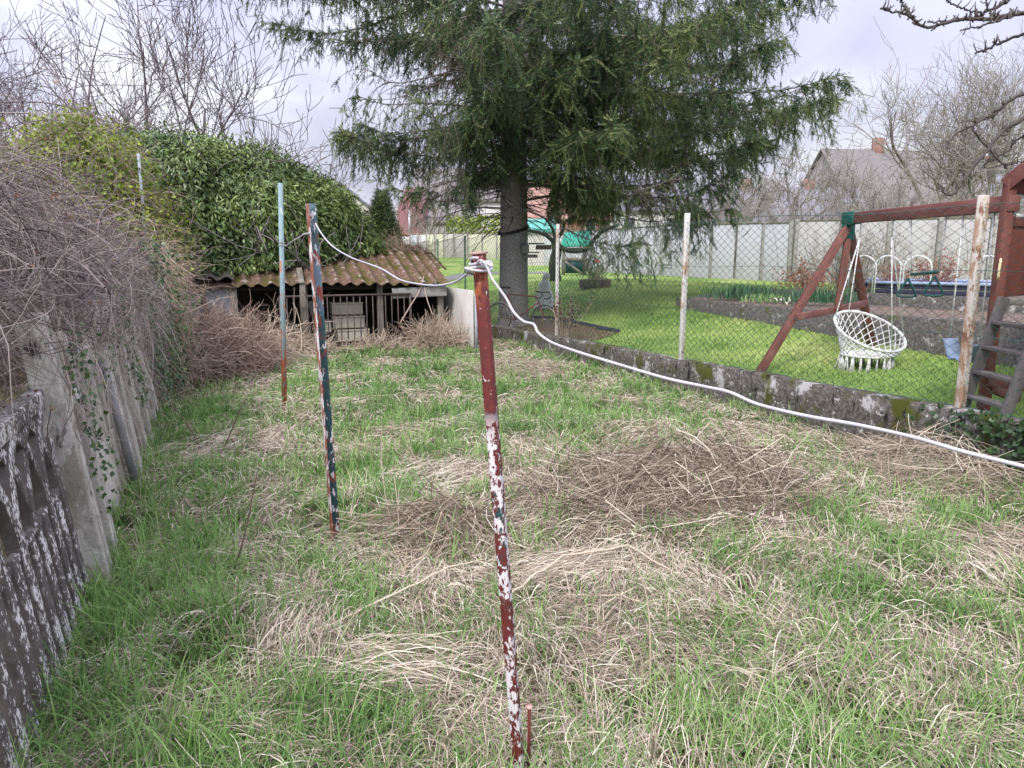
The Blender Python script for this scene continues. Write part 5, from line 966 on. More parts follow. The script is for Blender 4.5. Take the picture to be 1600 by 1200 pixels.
def clump(name, label, cat, q, N, L, W, mat, spread, lean=.35, tint=.5):
    mb = MB(); p = np.tile(q, (N, 1))+rng.normal(0, 1, (N, 3))*np.array([spread[0], spread[1], 0]); az = rng.uniform(0, 6.28, N); Ln = rng.uniform(.6, 1.2, N)*L; th = rng.random(N)*lean; u = np.linspace(0, 1, 4); dr = Ln[:, None]*u[None]*np.sin(th[:, None]+.5*u[None]*lean*2); dz = Ln[:, None]*u[None]*np.cos(th[:, None]+.4*u[None]*lean*2)
    mb.ribbons(np.stack([p[:, :1]+np.cos(az)[:, None]*dr, p[:, 1:2]+np.sin(az)[:, None]*dr, p[:, 2:]+dz], -1), W*np.array([1, 1, .8, .1])[None], np.stack([-np.sin(az), np.cos(az), 0*az], 1), np.clip(rng.normal(tint, .2, N), 0, 1)); o = thing(name, label, cat, q); mb.build('leaves', mat, o); return o
M_DAFF = m_tint('blue_green_leaf', [(0, (.03, .08, .04)), (.5, (.06, .15, .07)), (1, (.12, .24, .10))], .5, .2)
def bedq(px, py, Y): q = P(px, py, Y); return q
clump('daffodil_clump', 'blue-green clump of bulb leaves at the far left end of the raised bed', 'plant', bedq(1160, 466, 14.6), 420, .30, .016, M_DAFF, (.34, .2))
clump('daffodil_clump', 'blue-green clump of bulb leaves between the swing legs in the raised bed', 'plant', bedq(1285, 472, 12.4), 380, .26, .014, M_DAFF, (.35, .2))
clump('bed_grass', 'light green grassy tuft in the middle of the raised bed', 'plant', bedq(1200, 471, 13.6), 220, .16, .012, M_GREEN, (.25, .15), .5, .6)
M_REDLEAF = m_tint('red_leaf', [(0, (.16, .05, .035)), (.5, (.30, .10, .06)), (1, (.40, .20, .11))], .5, .2)
def shrub(name, label, cat, q, h, w_, N, nl, leafmat, Ls, Lw, stemmat=None, mean=.5, hang=0):
    o = thing(name, label, cat, q); mb = MB(); p = np.tile(q, (N, 1))+rng.normal(0, 1, (N, 3))*np.array([w_*.15, w_*.15, 0]); d = np.stack([rng.normal(0, .45*w_/h, N), rng.normal(0, .45*w_/h, N), np.ones(N)], 1)
    Pn = wander(p, d, rng.uniform(.6, 1.1, N)*h, 9, .2, .0, N); mb.tubes(Pn, np.linspace(.009, .003, 9)[None]*np.ones((N, 1)), 3, .4); mb.build('stems', stemmat or M_BRAM, o)
    i = rng.integers(0, N, nl); j = rng.integers(3, 9, nl); e = Pn[i, j]+rng.normal(0, .05, (nl, 3)); mb = MB(); mb.leaves(e, rng.normal(0, 1, e.shape)+np.array([0, 0, .3-hang]), rng.normal(0, 1, e.shape), rng.uniform(.7, 1.3, nl)*Ls, rng.uniform(.7, 1.3, nl)*Lw, .2, np.clip(rng.normal(mean, .22, nl), 0, 1)); mb.build('foliage', leafmat, o); return o
shrub('red_leaved_shrub', 'red-leaved shrub left of the swing legs, against the concrete panel wall', 'shrub', bedq(1258, 460, 16.5), .78, .9, 60, 900, M_REDLEAF, .055, .03)
shrub('red_leaved_shrub', 'red-leaved shrub behind the hanging chair ropes', 'shrub', bedq(1398, 452, 17.3), .78, .7, 45, 600, M_REDLEAF, .055, .03)
shrub('red_leaved_shrub', 'widest red-leaved shrub, behind the trapeze rings', 'shrub', bedq(1462, 452, 17.3), .9, 1.1, 60, 850, M_REDLEAF, .055, .03)
M_ROSEM = m_tint('grey_green_leaf', [(0, (.05, .075, .06)), (1, (.15, .19, .15))], .6, .1)
shrub('grey_shrub', 'tall airy grey-green shrub behind the peak of the swing frame', 'shrub', bedq(1318, 458, 17.0), 1.55, 1.7, 110, 2400, M_ROSEM, .06, .012)
q = bedq(1233, 470, 13.2); clump('white_flowers', 'small pale flower clump on the raised bed', 'flowers', q, 60, .12, .05, m_noise('petal', [(.3, (.6, .6, .45)), (.7, (.75, .75, .65))], 9), (.10, .08), 1.2)
# navy pool / trampoline
M_NAVY = m_noise('navy_boards', [(.3, (.020, .018, .045)), (.7, (.045, .040, .085))], 5, .6, .2, .01, 6, (.2, 2, 3))
M_BLUE = m_noise('pale_blue_vinyl', [(.3, (.22, .28, .44)), (.7, (.31, .37, .54))], 3, .4, .05)
pa = P(1325, 440, 17.2); pb = P(1620, 446, 15.4); pl = thing('above_ground_pool', 'low navy-sided garden pool with a pale blue rim and white tube hoops', 'pool', ((pa+pb)/2)*np.array([1, 1, 0])+np.array([0, 0, .55]))
dx_ = unit((pb-pa)*np.array([1, 1, 0])); dy_ = np.array([-dx_[1], dx_[0], 0]); L = np.linalg.norm(pb-pa); zt_ = pa[2]; 
for i in range(4):
    mb = MB(); zc = zt_-.09-.105*i; mb.beam(pa*np.array([1, 1, 0])+np.array([0, 0, zc]), pb*np.array([1, 1, 0])+np.array([0, 0, zc]), .05, .098); mb.build('side_board', M_NAVY, pl, bevel=.01)
mb = MB(); A = pa*np.array([1, 1, 0])+np.array([0, 0, zt_]); B = pb*np.array([1, 1, 0])+np.array([0, 0, zt_]); mb.beam(A+dy_*.02, B+dy_*.02, .20, .06); mb.beam(A+dy_*1.7, B+dy_*1.7, .2, .06); mb.beam(A+dy_*.12, A+dy_*1.6, .2, .06); mb.beam(B+dy_*.12, B+dy_*1.6, .2, .06); mb.build('rim', M_BLUE, pl, bevel=.02)
mb = MB(); mb.beam(A+dy_*.85+np.array([0, 0, -.05]), B+dy_*.85+np.array([0, 0, -.05]), 1.5, .02); mb.build('cover', M_BLUE, pl)
M_WTUBE = m_noise('white_tube', [(.3, (.62, .63, .66)), (.7, (.74, .75, .78))], 8, .4, 0)
for px in (1347, 1385, 1432, 1540):
    q = P(px, 440, 16.6); mb = MB(); hp = []
    for a in np.linspace(0, math.pi, 16): hp.append(q+dx_*(-.27*math.cos(a))+np.array([0, 0, .30+.27*math.sin(a)])-dy_*.12)
    hp = [hp[0]+np.array([0, 0, -.62])]+hp+[hp[-1]+np.array([0, 0, -.62])]; mb.tube(np.array(hp), .017, 7); mb.build('hoop', M_WTUBE, pl, smooth=True)
# ================================================================== WALLS BEYOND THE LAWN
M_CONP = m_layers('concrete_panel_grey', [(.3, (.42, .42, .46)), (.55, (.50, .50, .54)), (.75, (.58, .58, .62))], [((.36, .35, .34), 1.3, .60, .10, (1, 1, .4), None), ((.55, .55, .54), 6, .64, .05, (1, 1, 1), None)], .9, .4, 30, .01, .1)
M_CONPOST = m_noise('concrete_post', [(.3, (.22, .215, .20)), (.7, (.36, .35, .33))], 7, .9, .5)
M_COPE = m_noise('mossy_coping', [(.3, (.10, .10, .06)), (.6, (.19, .18, .13)), (.75, (.3, .29, .26))], 5, .95, .6)
def panelwall(name, label, pts, n, top_h, mats, seed=0, rows=3, tilt=None):
    pts = np.array(pts, float); o = thing(name, label, 'wall', (pts[0][0], pts[0][1], float(hlawn(pts[0][0], pts[0][1]))))
    seg = np.linspace(0, 1, n+1); P2 = np.stack([np.interp(seg, np.linspace(0, 1, len(pts)), pts[:, i]) for i in (0, 1)], 1); zt = np.interp(seg, np.linspace(0, 1, len(pts)), pts[:, 2]); rr = random.Random(seed)
    for i in range(n):
        a, b = P2[i], P2[i+1]; z0 = min(float(hlawn(*a)), float(hlawn(*b)))-.2; zt_ = (zt[i]+zt[i+1])/2-.04; d = (b-a)/np.linalg.norm(b-a)
        m = mats[rr.randrange(len(mats))] if len(mats) > 1 else mats[0]
        for r_ in range(rows):
            h = (zt_-z0)/rows; mb = MB(); zc = z0+h*(r_+.5); q = d*.06; of_ = rr.uniform(-.003, .003); nn = np.array([-d[1], d[0]])*of_
            mb.beam((*(a+q+nn), zc), (*(b-q+nn), zc), .045, h-.003); mb.build('panel', m, o, bevel=.006)
        mb = MB(); mb.beam((*(a+d*.02), zt_+.025), (*(b-d*.02), zt_+.025), .09, .04); mb.build('coping', M_COPE, o, bevel=.006)
    for i in range(n+1):
        mb = MB(); q = P2[i]; z0 = float(hlawn(*q))-.2; tl_ = rr.uniform(-.04, .04) if not tilt or i not in tilt else tilt[i]; mb.beam((q[0], q[1]-.02, z0), (q[0]+tl_, q[1]-.02, zt[i]+.03), .11, .12, (0, 1, 0)); mb.build('post', M_CONPOST, o, bevel=.008)
    return o
wa = P(1238, 347, 24.0); wb = P(880, 362, 35.5)
panelwall('concrete_panel_wall', 'long pale grey concrete panel wall along the right edge of the lawn', [wa, P(1060, 351, 28), wb], 9, 2, [M_CONP], 1, rows=1, tilt={2: .22})
wc = P(1245, 344, 23.9); wd = P(1640, 338, 21.0); panelwall('concrete_panel_wall', 'taller grey concrete panel wall behind the swing and the pool', [wc, wd], 5, 2, rows=1, mats=[m_layers('concrete_panel_brownish', [(.3, (.38, .37, .38)), (.6, (.46, .45, .46)), (.75, (.52, .51, .52))], [((.30, .28, .27), 1.6, .58, .1, (1, 1, .4), None)], .9, .5, 30, .01, .1)], seed=2)
M_W1 = m_noise('whitewash', [(.3, (.50, .51, .53)), (.7, (.62, .63, .65))], 2, .9, .1); M_W2 = m_noise('cream_wash', [(.3, (.50, .50, .38)), (.7, (.62, .62, .48))], 2, .9, .1); M_W3 = m_noise('pale_blue_wash', [(.3, (.45, .50, .56)), (.7, (.58, .62, .68))], 2, .9, .1); M_W4 = m_noise('grey_wash', [(.3, (.38, .36, .34)), (.7, (.50, .48, .46))], 2, .9, .1)
panelwall('patchwork_wall', 'patchwork of white, cream and grey panels at the far end of the gardens', [P(640, 366, 52), P(700, 364, 50), P(800, 366, 46)], 9, 2, [M_W1, M_W2, M_W3, M_W4], 5, rows=1)
panelwall('patchwork_wall', 'short pale panel wall seen right behind the spruce trunk', [P(798, 372, 43), P(880, 366, 37)], 3, 2, [M_W1, M_W4], 6, rows=1)
# brick and teal shed
M_TEALT = m_noise('teal_tarp', [(.3, (.06, .27, .22)), (.7, (.11, .38, .32))], 3, .5, .3, .03)
M_BRICKW = None
m, nt_, b_ = newmat('white_brick'); bt = nt_.nodes.new('ShaderNodeTexBrick'); bt.inputs['Color1'].default_value = (.55, .53, .50, 1); bt.inputs['Color2'].default_value = (.62, .60, .58, 1); bt.inputs['Mortar'].default_value = (.33, .30, .28, 1); bt.inputs['Scale'].default_value = 3; nt_.links.new(coords(nt_, (1, 1, 1)), bt.inputs['Vector'])
mp = [n for n in nt_.nodes if n.type == 'MAPPING'][0]; mp.inputs['Rotation'].default_value = (R(90), 0, 0); nt_.links.new(bt.outputs[0], b_.inputs['Base Color']); b_.inputs['Roughness'].default_value = .9; M_BRICKW = m
def house(name, label, cat, c, w_, dp, hw, hr, rot, mw, mr, ridge='x', over=.2, chim=None, chmat=None, wins=(), winmat=None, z0=None):
    z0 = float(hlawn(c[0], c[1]))-.3 if z0 is None else z0; o = thing(name, label, cat, (c[0], c[1], z0)); ca, sa = math.cos(rot), math.sin(rot); ex_ = np.array([ca, sa, 0]); ey_ = np.array([-sa, ca, 0]); cc = np.array([c[0], c[1], 0.])
    L_ = lambda x, y, z: cc+ex_*x+ey_*y+np.array([0, 0, z0+z])
    mb = MB(); X, Y_ = w_/2, dp/2; bt_ = [L_(-X, -Y_, 0), L_(X, -Y_, 0), L_(X, Y_, 0), L_(-X, Y_, 0)]; tp_ = [L_(-X, -Y_, hw), L_(X, -Y_, hw), L_(X, Y_, hw), L_(-X, Y_, hw)]
    for i in range(4): mb.quad(bt_[i], bt_[(i+1) % 4], tp_[(i+1) % 4], tp_[i])
    if ridge == 'x': r0, r1 = L_(-X, 0, hw+hr), L_(X, 0, hw+hr); mb.add([tp_[3], tp_[0], r0], [[0, 1, 2]]); mb.add([tp_[1], tp_[2], r1], [[0, 1, 2]])
    else: r0, r1 = L_(0, -Y_, hw+hr), L_(0, Y_, hw+hr); mb.add([tp_[0], tp_[1], r0], [[0, 1, 2]]); mb.add([tp_[2], tp_[3], r1], [[0, 1, 2]])
    mb.build('walls', mw, o)
    rf = MB(); th = .16
    if ridge == 'x': sl = [((-X-over, -Y_-over), (X+over, -Y_-over), 1), ((-X-over, Y_+over), (X+over, Y_+over), -1)]; k_ = hr/Y_
    else: sl = [((-X-over, -Y_-over), (-X-over, Y_+over), 1), ((X+over, -Y_-over), (X+over, Y_+over), -1)]; k_ = hr/X
    for (a, b, sg) in sl:
        ze = hw-over*k_+.02; zr = hw+hr+.02
        if ridge == 'x': q = [L_(*a, ze), L_(*b, ze), L_(b[0], 0, zr), L_(a[0], 0, zr)]
        else: q = [L_(*a, ze), L_(*b, ze), L_(0, b[1], zr), L_(0, a[1], zr)]
        up_ = [p_+np.array([0, 0, th]) for p_ in q]; rf.quad(*q); rf.quad(*up_)
        for i in range(4): rf.quad(q[i], q[(i+1) % 4], up_[(i+1) % 4], up_[i])
    rfo = rf.build('roof', mr, o)
    for (x, y, h) in (chim or []):
        mb = MB(); mb.box(L_(x, y, hw+hr+h/2-.6), (.8, .6, h+1.2), np.stack([ex_, ey_, [0, 0, 1]])); cho = mb.build('chimney', chmat, rfo); cho.parent = o
    for (x, z_, ww, wh) in wins:
        mb = MB(); mb.box(L_(x, -Y_-.02, z_), (ww, .08, wh), np.stack([ex_, ey_, [0, 0, 1]])); fr = mb.build('window', M_W1, o); mb = MB(); mb.box(L_(x, -Y_-.05, z_), (ww-.16, .07, wh-.16), np.stack([ex_, ey_, [0, 0, 1]])); mb.build('pane', winmat or M_GLASS, fr) if False else mb.build('pane', M_GLASS, o)
    return o
M_GLASS = m_noise('window_glass', [(.3, (.05, .06, .08)), (.7, (.10, .12, .15))], 2, .1, 0, spec=.6)
M_SLATE = m_noise('slate', [(.3, (.16, .16, .19)), (.7, (.25, .25, .29))], 4, .8, .4, .03, 6, (1, 1, 3)); M_BRTILE = m_noise('brown_tile', [(.3, (.15, .135, .135)), (.7, (.23, .21, .205))], 4, .9, .5, .03, 6, (1, 1, 3)); M_REDTILE = m_noise('red_tile', [(.3, (.26, .15, .125)), (.7, (.36, .23, .19))], 4, .9, .5, .03, 6, (1, 1, 3))
M_RENDER = m_noise('white_render', [(.3, (.60, .59, .58)), (.7, (.72, .71, .70))], 1.5, .9, .1); M_BEIGE = m_noise('beige_render', [(.3, (.46, .44, .40)), (.7, (.56, .54, .49))], 1.5, .9, .1); M_GREYR = m_noise('grey_render', [(.3, (.34, .32, .31)), (.7, (.44, .42, .41))], 1.5, .9, .1)
M_BRICK = m_noise('orange_brick', [(.3, (.22, .115, .09)), (.7, (.32, .18, .14))], 6, .9, .4); M_PINKT = m_noise('pinkish_tiles', [(.3, (.24, .12, .13)), (.7, (.34, .19, .20))], 7, .8, .5, .03, 6, (1, 1, 3))
q = P(836, 415, 40); house('brick_hut', 'small whitewashed brick hut with a bright teal roof behind the spruce', 'hut', (q[0], 40.), 1.9, 2.2, 2.0, .5, 0, M_BRICKW, M_TEALT, 'x', .15)
q = P(535, 340, 48); house('beige_gable_house', 'beige gable-ended house rising behind the laurel mound', 'house', (q[0]-.2, 48.), 5.2, 9, 3.4, 2.1, R(14), M_BEIGE, M_SLATE, 'y', .12)
q = P(641, 350, 60); tw = thing('tower_house', 'narrow pinkish tiled tower house with a slit window in the distance', 'house', (q[0], 60., .6))
mb = MB(); X = 1.05; z0 = .3; prof = [(-X, z0), (X, z0), (X, 4.6), (.72, 5.6), (.25, 6.3), (-.25, 6.3), (-.65, 5.5), (-X, 4.4)]
A = np.array([[q[0]+x, 60., z] for x, z in prof]); B = A+np.array([.1, 4, 0]); mb.grid(np.array([np.vstack([A, A[:1]]), np.vstack([B, B[:1]])])); mb.add(A, [[i for i in range(8)]]) ; mb.build('walls', M_PINKT, tw)
mb = MB(); mb.box((q[0]-.05, 59.95, 3.6), (.16, .08, 1.9)); mb.build('window', m_noise('grey_slit', [(.3, (.5, .52, .56)), (.7, (.6, .62, .66))], 2), tw)
q = P(700, 340, 64); house('low_red_house', 'low house with a reddish roof right of the pink tower', 'house', (q[0], 64.), 5, 6, 2.9, 1.3, 0, M_GREYR, M_BRTILE, 'x')
q = P(735, 330, 72); house('white_house', 'white rendered house half hidden behind the spruce branches', 'house', (q[0], 72.), 10, 8, 5.2, 2.8, R(8), M_RENDER, M_BRTILE, 'x', .3, wins=((-3, 4.6, 1, 1.4), (0, 4.6, 1, 1.4), (3, 4.6, 1, 1.4)))
q = P(880, 320, 66); house('red_roofed_house', 'house with a red tile roof and orange brick wall behind the spruce', 'house', (q[0], 66.), 8, 7, 3.4, 3.0, R(-6), M_BRICK, M_REDTILE, 'x', .3, wins=((-2.4, 2.8, .9, 1.2), (2.4, 2.8, .9, 1.2)))
q = P(1000, 320, 74); house('pale_house', 'pale house glimpsed through the right side of the spruce', 'house', (q[0], 74.), 9, 8, 4.4, 3.2, R(4), M_RENDER, M_SLATE, 'x', .3, wins=((-2, 3, 1, 1.3), (2, 3, 1, 1.3)))
q = P(1215, 310, 62); house('white_slate_house', 'low white house with a slate roof behind the right-hand bare trees', 'house', (q[0], 62.), 12, 7, 2.9, 2.7, R(-4), M_RENDER, M_SLATE, 'x', .3, [(-2.6, 0, .9), (2.4, 0, .8)], M_BRICK, wins=((-3.4, 1.9, .9, 1.1), (0.5, 1.9, .9, 1.1), (3.6, 1.9, .9, 1.1)))
q = P(1375, 290, 66); house('big_brown_roof_house', 'big house with a steep brown-grey roof and brick chimney beyond the wall', 'house', (q[0]+.6, 66.), 12.5, 10, 3.8, 5.2, R(10), M_GREYR, M_BRTILE, 'x', .3, [(-1.2, 0, 1.1)], M_BRICK, wins=((-4, 2.4, 1, 1.3), (-1, 2.4, 1, 1.3), (2, 2.4, 1, 1.3)))
q = P(1490, 300, 78); house('grey_house', 'grey house with a slate roof behind the tall bare trees at the right', 'house', (q[0], 78.), 13, 9, 4.6, 4.4, R(-12), M_RENDER, M_SLATE, 'x', .3, [(3, 0, 1)], M_BRICK, wins=((-3, 3, 1, 1.4), (0, 3, 1, 1.4), (3, 3, 1, 1.4)))
M_BOUND = m_noise('boundary', [(.3, (.5, .49, .48)), (.7, (.62, .61, .60))], 2)
a = P(618, 368, 54); b = P(672, 364, 54); bw = thing('tile_topped_wall', 'pale boundary wall with an orange tiled top below the pink tower', 'wall', (a[0], a[1], .6)); mb = MB(); mb.beam((a[0], a[1], 1.5), (b[0], b[1], 1.5), .25, 1.9); mb.build('masonry', M_BOUND, bw); mb = MB(); mb.beam((a[0]-.1, a[1], 2.54), (b[0]+.1, b[1], 2.54), .4, .16); mb.build('tile_coping', M_BRICK, bw)
# antennas
for px, py, Y, nm in ((516, 256, 47.5, 'tall thin television aerial above the beige gable'), (508, 277, 47.8, 'shorter television aerial just left of the tall one')):
    q = P(px, py, Y); o = thing('aerial', nm, 'aerial', (q[0], q[1], 4.)); mb = MB(); mb.tube([(q[0], q[1], 3.5), q], .022, 5); mb.build('mast', M_IRON, o); mb = MB(); mb.tube([q+np.array([-.55, 0, -.05]), q+np.array([.1, 0, -.02])], .016, 4)
    for k in np.linspace(-.5, .05, 6): mb.tube([q+np.array([k, -.2, -.04]), q+np.array([k, .2, -.04])], .010, 4)
    mb.build('rods', M_IRON, o)
# ================================================================== BARE TREES
def bare_tree(name, label, base, h, spread, seed, mat, r0, forks=4, levels=5, upb=.5, twig=.006, trunk=.25, dens=1.0, leanv=(0, 0), group=None, curl=.16, budget=4200):
    rs = np.random.default_rng(seed); o = thing(name, label, 'tree', base, group); segs = {0: [], 1: []}; rad = {0: [], 1: []}; n = 6
    Ltr = h*trunk; queue = [(np.array(base, float)-np.array([0, 0, .2]), unit(np.array([leanv[0], leanv[1], 1.])), Ltr+.2, r0, 0)]; cnt = 0; qi = 0
    while qi < len(queue) and cnt < budget:
        p, d, L, r, lv = queue[qi]; qi += 1; pts = [p]; rr = [r]; dd = d; c = rs.normal(0, curl, 3)
        for k in range(n-1):
            dd = unit(dd+c*.5+rs.normal(0, curl*.5, 3)+np.array([0, 0, upb*.10 if lv > 0 else .05])); pts.append(pts[-1]+dd*L/(n-1)); rr.append(r*(1-.42*(k+1)/(n-1)) if lv < levels else r*(1-.75*(k+1)/(n-1)))
        g = 0 if lv == 0 else 1; segs[g].append(pts); rad[g].append(rr); cnt += 1
        if lv >= levels: continue
        if lv == 0: nk = forks; fs = np.linspace(.72, 1, nk)
        else: nk = int(rs.integers(3, 6)*dens+.5); fs = np.sort(rs.uniform(.25, 1, nk)); fs[-1] = 1
        for i, f in enumerate(fs):
            ii = min(int(f*(n-1)), n-2); q = pts[ii]+(pts[ii+1]-pts[ii])*(f*(n-1)-ii); az = rs.uniform(0, 6.283) if lv else i*6.283/nk+rs.normal(0, .3)
            a_ = rs.uniform(.40, 1.10) if lv else rs.uniform(.35, .8)*spread; ref = unit(np.cross(dd, [0.3, .2, 1.])+1e-6); b2_ = np.cross(dd, ref); nd = unit(dd*math.cos(a_)+(ref*math.cos(az)+b2_*math.sin(az))*math.sin(a_)); nd = unit(nd+np.array([0, 0, .18*upb]))
            nr = max(rr[ii]*(.72 if lv == 0 else rs.uniform(.45, .68)), twig*.6); nL = (h*(1-trunk)*.46 if lv == 0 else L*rs.uniform(.52, .80)); queue.append((q, nd, nL, nr, lv+1))
    for g, nm in ((0, 'trunk'), (1, 'branches')):
        mb = MB(); ra = np.maximum(np.array(rad[g]), twig*.5); mb.tubes(np.array(segs[g]), ra, 8 if g == 0 else 4, np.clip(rs.normal(.5, .2, len(ra)), 0, 1)); mb.build(nm, mat, o, smooth=True)
    return o
M_BT1 = m_tint('purple_bark', [(0, (.085, .07, .08)), (.5, (.18, .15, .16)), (1, (.31, .27, .275))], .9, var=.5, vs=4); M_BT2 = m_tint('grey_brown_bark', [(0, (.15, .135, .12)), (.5, (.27, .245, .215)), (1, (.42, .385, .34))], .9, var=.5, vs=4); M_BT3 = m_tint('dark_wet_bark', [(0, (.04, .033, .035)), (.5, (.085, .072, .068)), (1, (.18, .165, .12))], .85, var=.5, vs=8)
def tb(px, Y, z=None): q = P(px, 400, Y); return (q[0], Y, -.1 if z is None else z)
bare_tree('bare_tree', 'tall bare tree rising straight behind the laurel mound, its crown widest of the left trees', tb(262, 19), 8.8, .8, 3, M_BT1, .15, 6, 5, .65, .013, .18, budget=3000, curl=.15)
bare_tree('bare_tree', 'bare tree with a crooked leaning trunk between the vines and the tallest left tree', tb(112, 17), 6.8, .95, 8, M_BT1, .13, 4, 5, .5, .011, .22, leanv=(.25, 0), budget=2200, curl=.15)
bare_tree('bare_tree', 'purple-tinged bare tree at the far left edge behind the vine', tb(20, 13.5), 7.0, .75, 21, M_BT1, .11, 5, 5, .6, .008, .2, budget=2600, curl=.15)
bare_tree('bare_tree', 'small low bare tree peeping over the right shoulder of the laurel mound', tb(372, 21), 4.9, 1.1, 14, M_BT1, .08, 4, 5, .4, .010, .3, leanv=(.1, 0), budget=1100, curl=.16)
bare_tree('bare_tree', 'dense low bare tree filling the gap behind the vine crest', tb(165, 20), 5.4, 1.1, 33, M_BT1, .12, 5, 5, .5, .012, .2, budget=3000, curl=.16)
bare_tree('bare_tree', 'spreading bare fruit tree just right of the spruce, beyond the wall', tb(1168, 38, .6), 5.9, 1.15, 41, M_BT2, .16, 5, 5, .45, .018, .26, budget=2600, curl=.16)
bare_tree('bare_tree', 'bare tree with a trunk leaning right behind the wall, left of the green swing bracket', tb(1238, 33, .6), 6.2, 1.0, 47, M_BT2, .17, 4, 5, .5, .017, .24, leanv=(.35, 0), budget=2600, curl=.16)
bare_tree('bare_tree', 'large round-crowned bare tree right of the big brown roof', tb(1435, 32, .6), 9.2, 1.05, 53, M_BT2, .22, 6, 5, .5, .015, .22, budget=4800, curl=.16)
bare_tree('bare_tree', 'tall pale bare tree at the right edge behind the playhouse', tb(1545, 30, .6), 9.6, .85, 59, M_BT2, .2, 6, 5, .6, .014, .2, budget=4800, curl=.16)
bare_tree('bare_tree', 'low crooked bare tree with arching limbs behind the swing beam', tb(1405, 27, .6), 4.6, 1.3, 61, M_BT2, .15, 4, 5, .2, .012, .3, leanv=(-.5, 0), budget=2200)
bare_tree('bare_tree', 'slim bare tree glimpsed between the pink tower and the spruce', tb(676, 58, .6), 6.5, .8, 67, M_BT2, .14, 4, 4, .9, .02, .3, budget=800)
# near fruit tree: trunk right of the view, limbs reach in
nt_o = thing('near_fruit_tree', 'dark knotty fruit tree at the right whose bare limbs reach in over the fence', 'tree', (4.0, 3.6, .45)); M_KNOT = M_BT3
mb = MB(); mb.tube(smooth_path([(4.3, 3.7, .2), (4.2, 3.7, 1.2), (4.0, 3.75, 1.9), (3.8, 3.8, 2.4)], 20), np.linspace(.13, .09, 19 if False else len(smooth_path([(4.3, 3.7, .2), (4.2, 3.7, 1.2), (4.0, 3.75, 1.9), (3.8, 3.8, 2.4)], 20))), 10); mb.build('trunk', M_KNOT, nt_o, smooth=True)
def limb(pix, Ys, r0, r1, nt2=5, seed=1, spur=.045):
    rs = np.random.default_rng(seed); pts = smooth_path([P(px, py, Y) for (px, py), Y in zip(pix, Ys)], 40); pts = pts+rs.normal(0, .004, pts.shape); rr = np.linspace(r0, r1, len(pts))*.45*(1+.18*rs.random(len(pts))); mb = MB(); mb.tube(pts, rr, 7, .45)
    for i in rs.integers(2, len(pts)-1, nt2*3): # knobbly spurs
        d = unit(rs.normal(0, 1, 3)+np.array([0, 0, .4])); L = rs.uniform(.02, spur); mb.tube([pts[i], pts[i]+d*L*.6, pts[i]+d*L+np.array([0, 0, .01])], [rr[i]*.7, rr[i]*.6, rr[i]*.5], 5, .6)
    mb.build('limb', M_KNOT, nt_o, smooth=True); return pts, rr
J = (3.8, 3.8, 2.4)
limb([(1700, 0), (1600, 20), (1540, 30), (1500, 30), (1450, 42), (1420, 24), (1400, 18), (1375, 12)], [4.2, 4.2, 4.2, 4.2, 4.2, 4.2, 4.2, 4.2], .026, .010, 14, 1)
limb([(1680, -40), (1580, 0), (1545, 18), (1520, 28), (1480, 33), (1450, 34)], [4.25]*6, .02, .009, 8, 2)
limb([(1700, -10), (1620, 15), (1570, 28), (1540, 38), (1500, 48)], [4.15]*5, .02, .008, 8, 7)
limb([(1425, 26), (1412, 8), (1404, -8)], [4.2]*3, .012, .008, 3, 3)
limb([(1560, 32), (1545, 16), (1540, -5)], [4.2]*3, .012, .008, 3, 8); limb([(1538, 22), (1510, 16), (1485, 4), (1478, -4)], [4.2]*4, .012, .008, 3, 9)
limb([(1690, 0), (1640, 40), (1600, 52), (1566, 66), (1540, 78), (1524, 82)], [4.3]*6, .022, .010, 6, 4)
limb([(1700, 105), (1600, 145), (1565, 168), (1530, 190), (1495, 208), (1478, 226)], [4.4]*6, .026, .008, 6, 5)
limb([(1700, 130), (1600, 185), (1568, 205), (1545, 232), (1515, 268), (1492, 300), (1478, 303), (1466, 290)], [4.3]*8, .028, .008, 6, 6)
limb([(1520, 196), (1525, 210), (1545, 232), (1565, 255), (1572, 262)], [4.35]*5, .012, .009, 4, 10); limb([(1680, 190), (1600, 212), (1572, 238), (1545, 252), (1535, 262)], [4.4]*5, .014, .008, 4, 11); limb([(1565, 170), (1545, 185), (1500, 190)], [4.4]*3, .009, .006, 3, 12)
limb([(1570, 258), (1590, 254), (1640, 240)], [4.3]*3, .008, .01, 2, 13)
for pts_l in ([(1700, 0)], ): pass
mb = MB()
for q in (P(1700, 0, 4.2), P(1680, -40, 4.25), P(1690, 0, 4.3), P(1700, 105, 4.4), P(1700, 130, 4.3), P(1680, 190, 4.4), P(1700, -10, 4.15), P(1640, 240, 4.3)): mb.tube(smooth_path([J, (np.array(J)+q)/2+np.array([0, .05, .05]), q], 14), np.linspace(.04, .014, len(smooth_path([J, J, q], 14)) if False else len(smooth_path([J, (np.array(J)+q)/2, q], 14))), 7, .45)
mb.build('boughs', M_KNOT, nt_o, smooth=True)
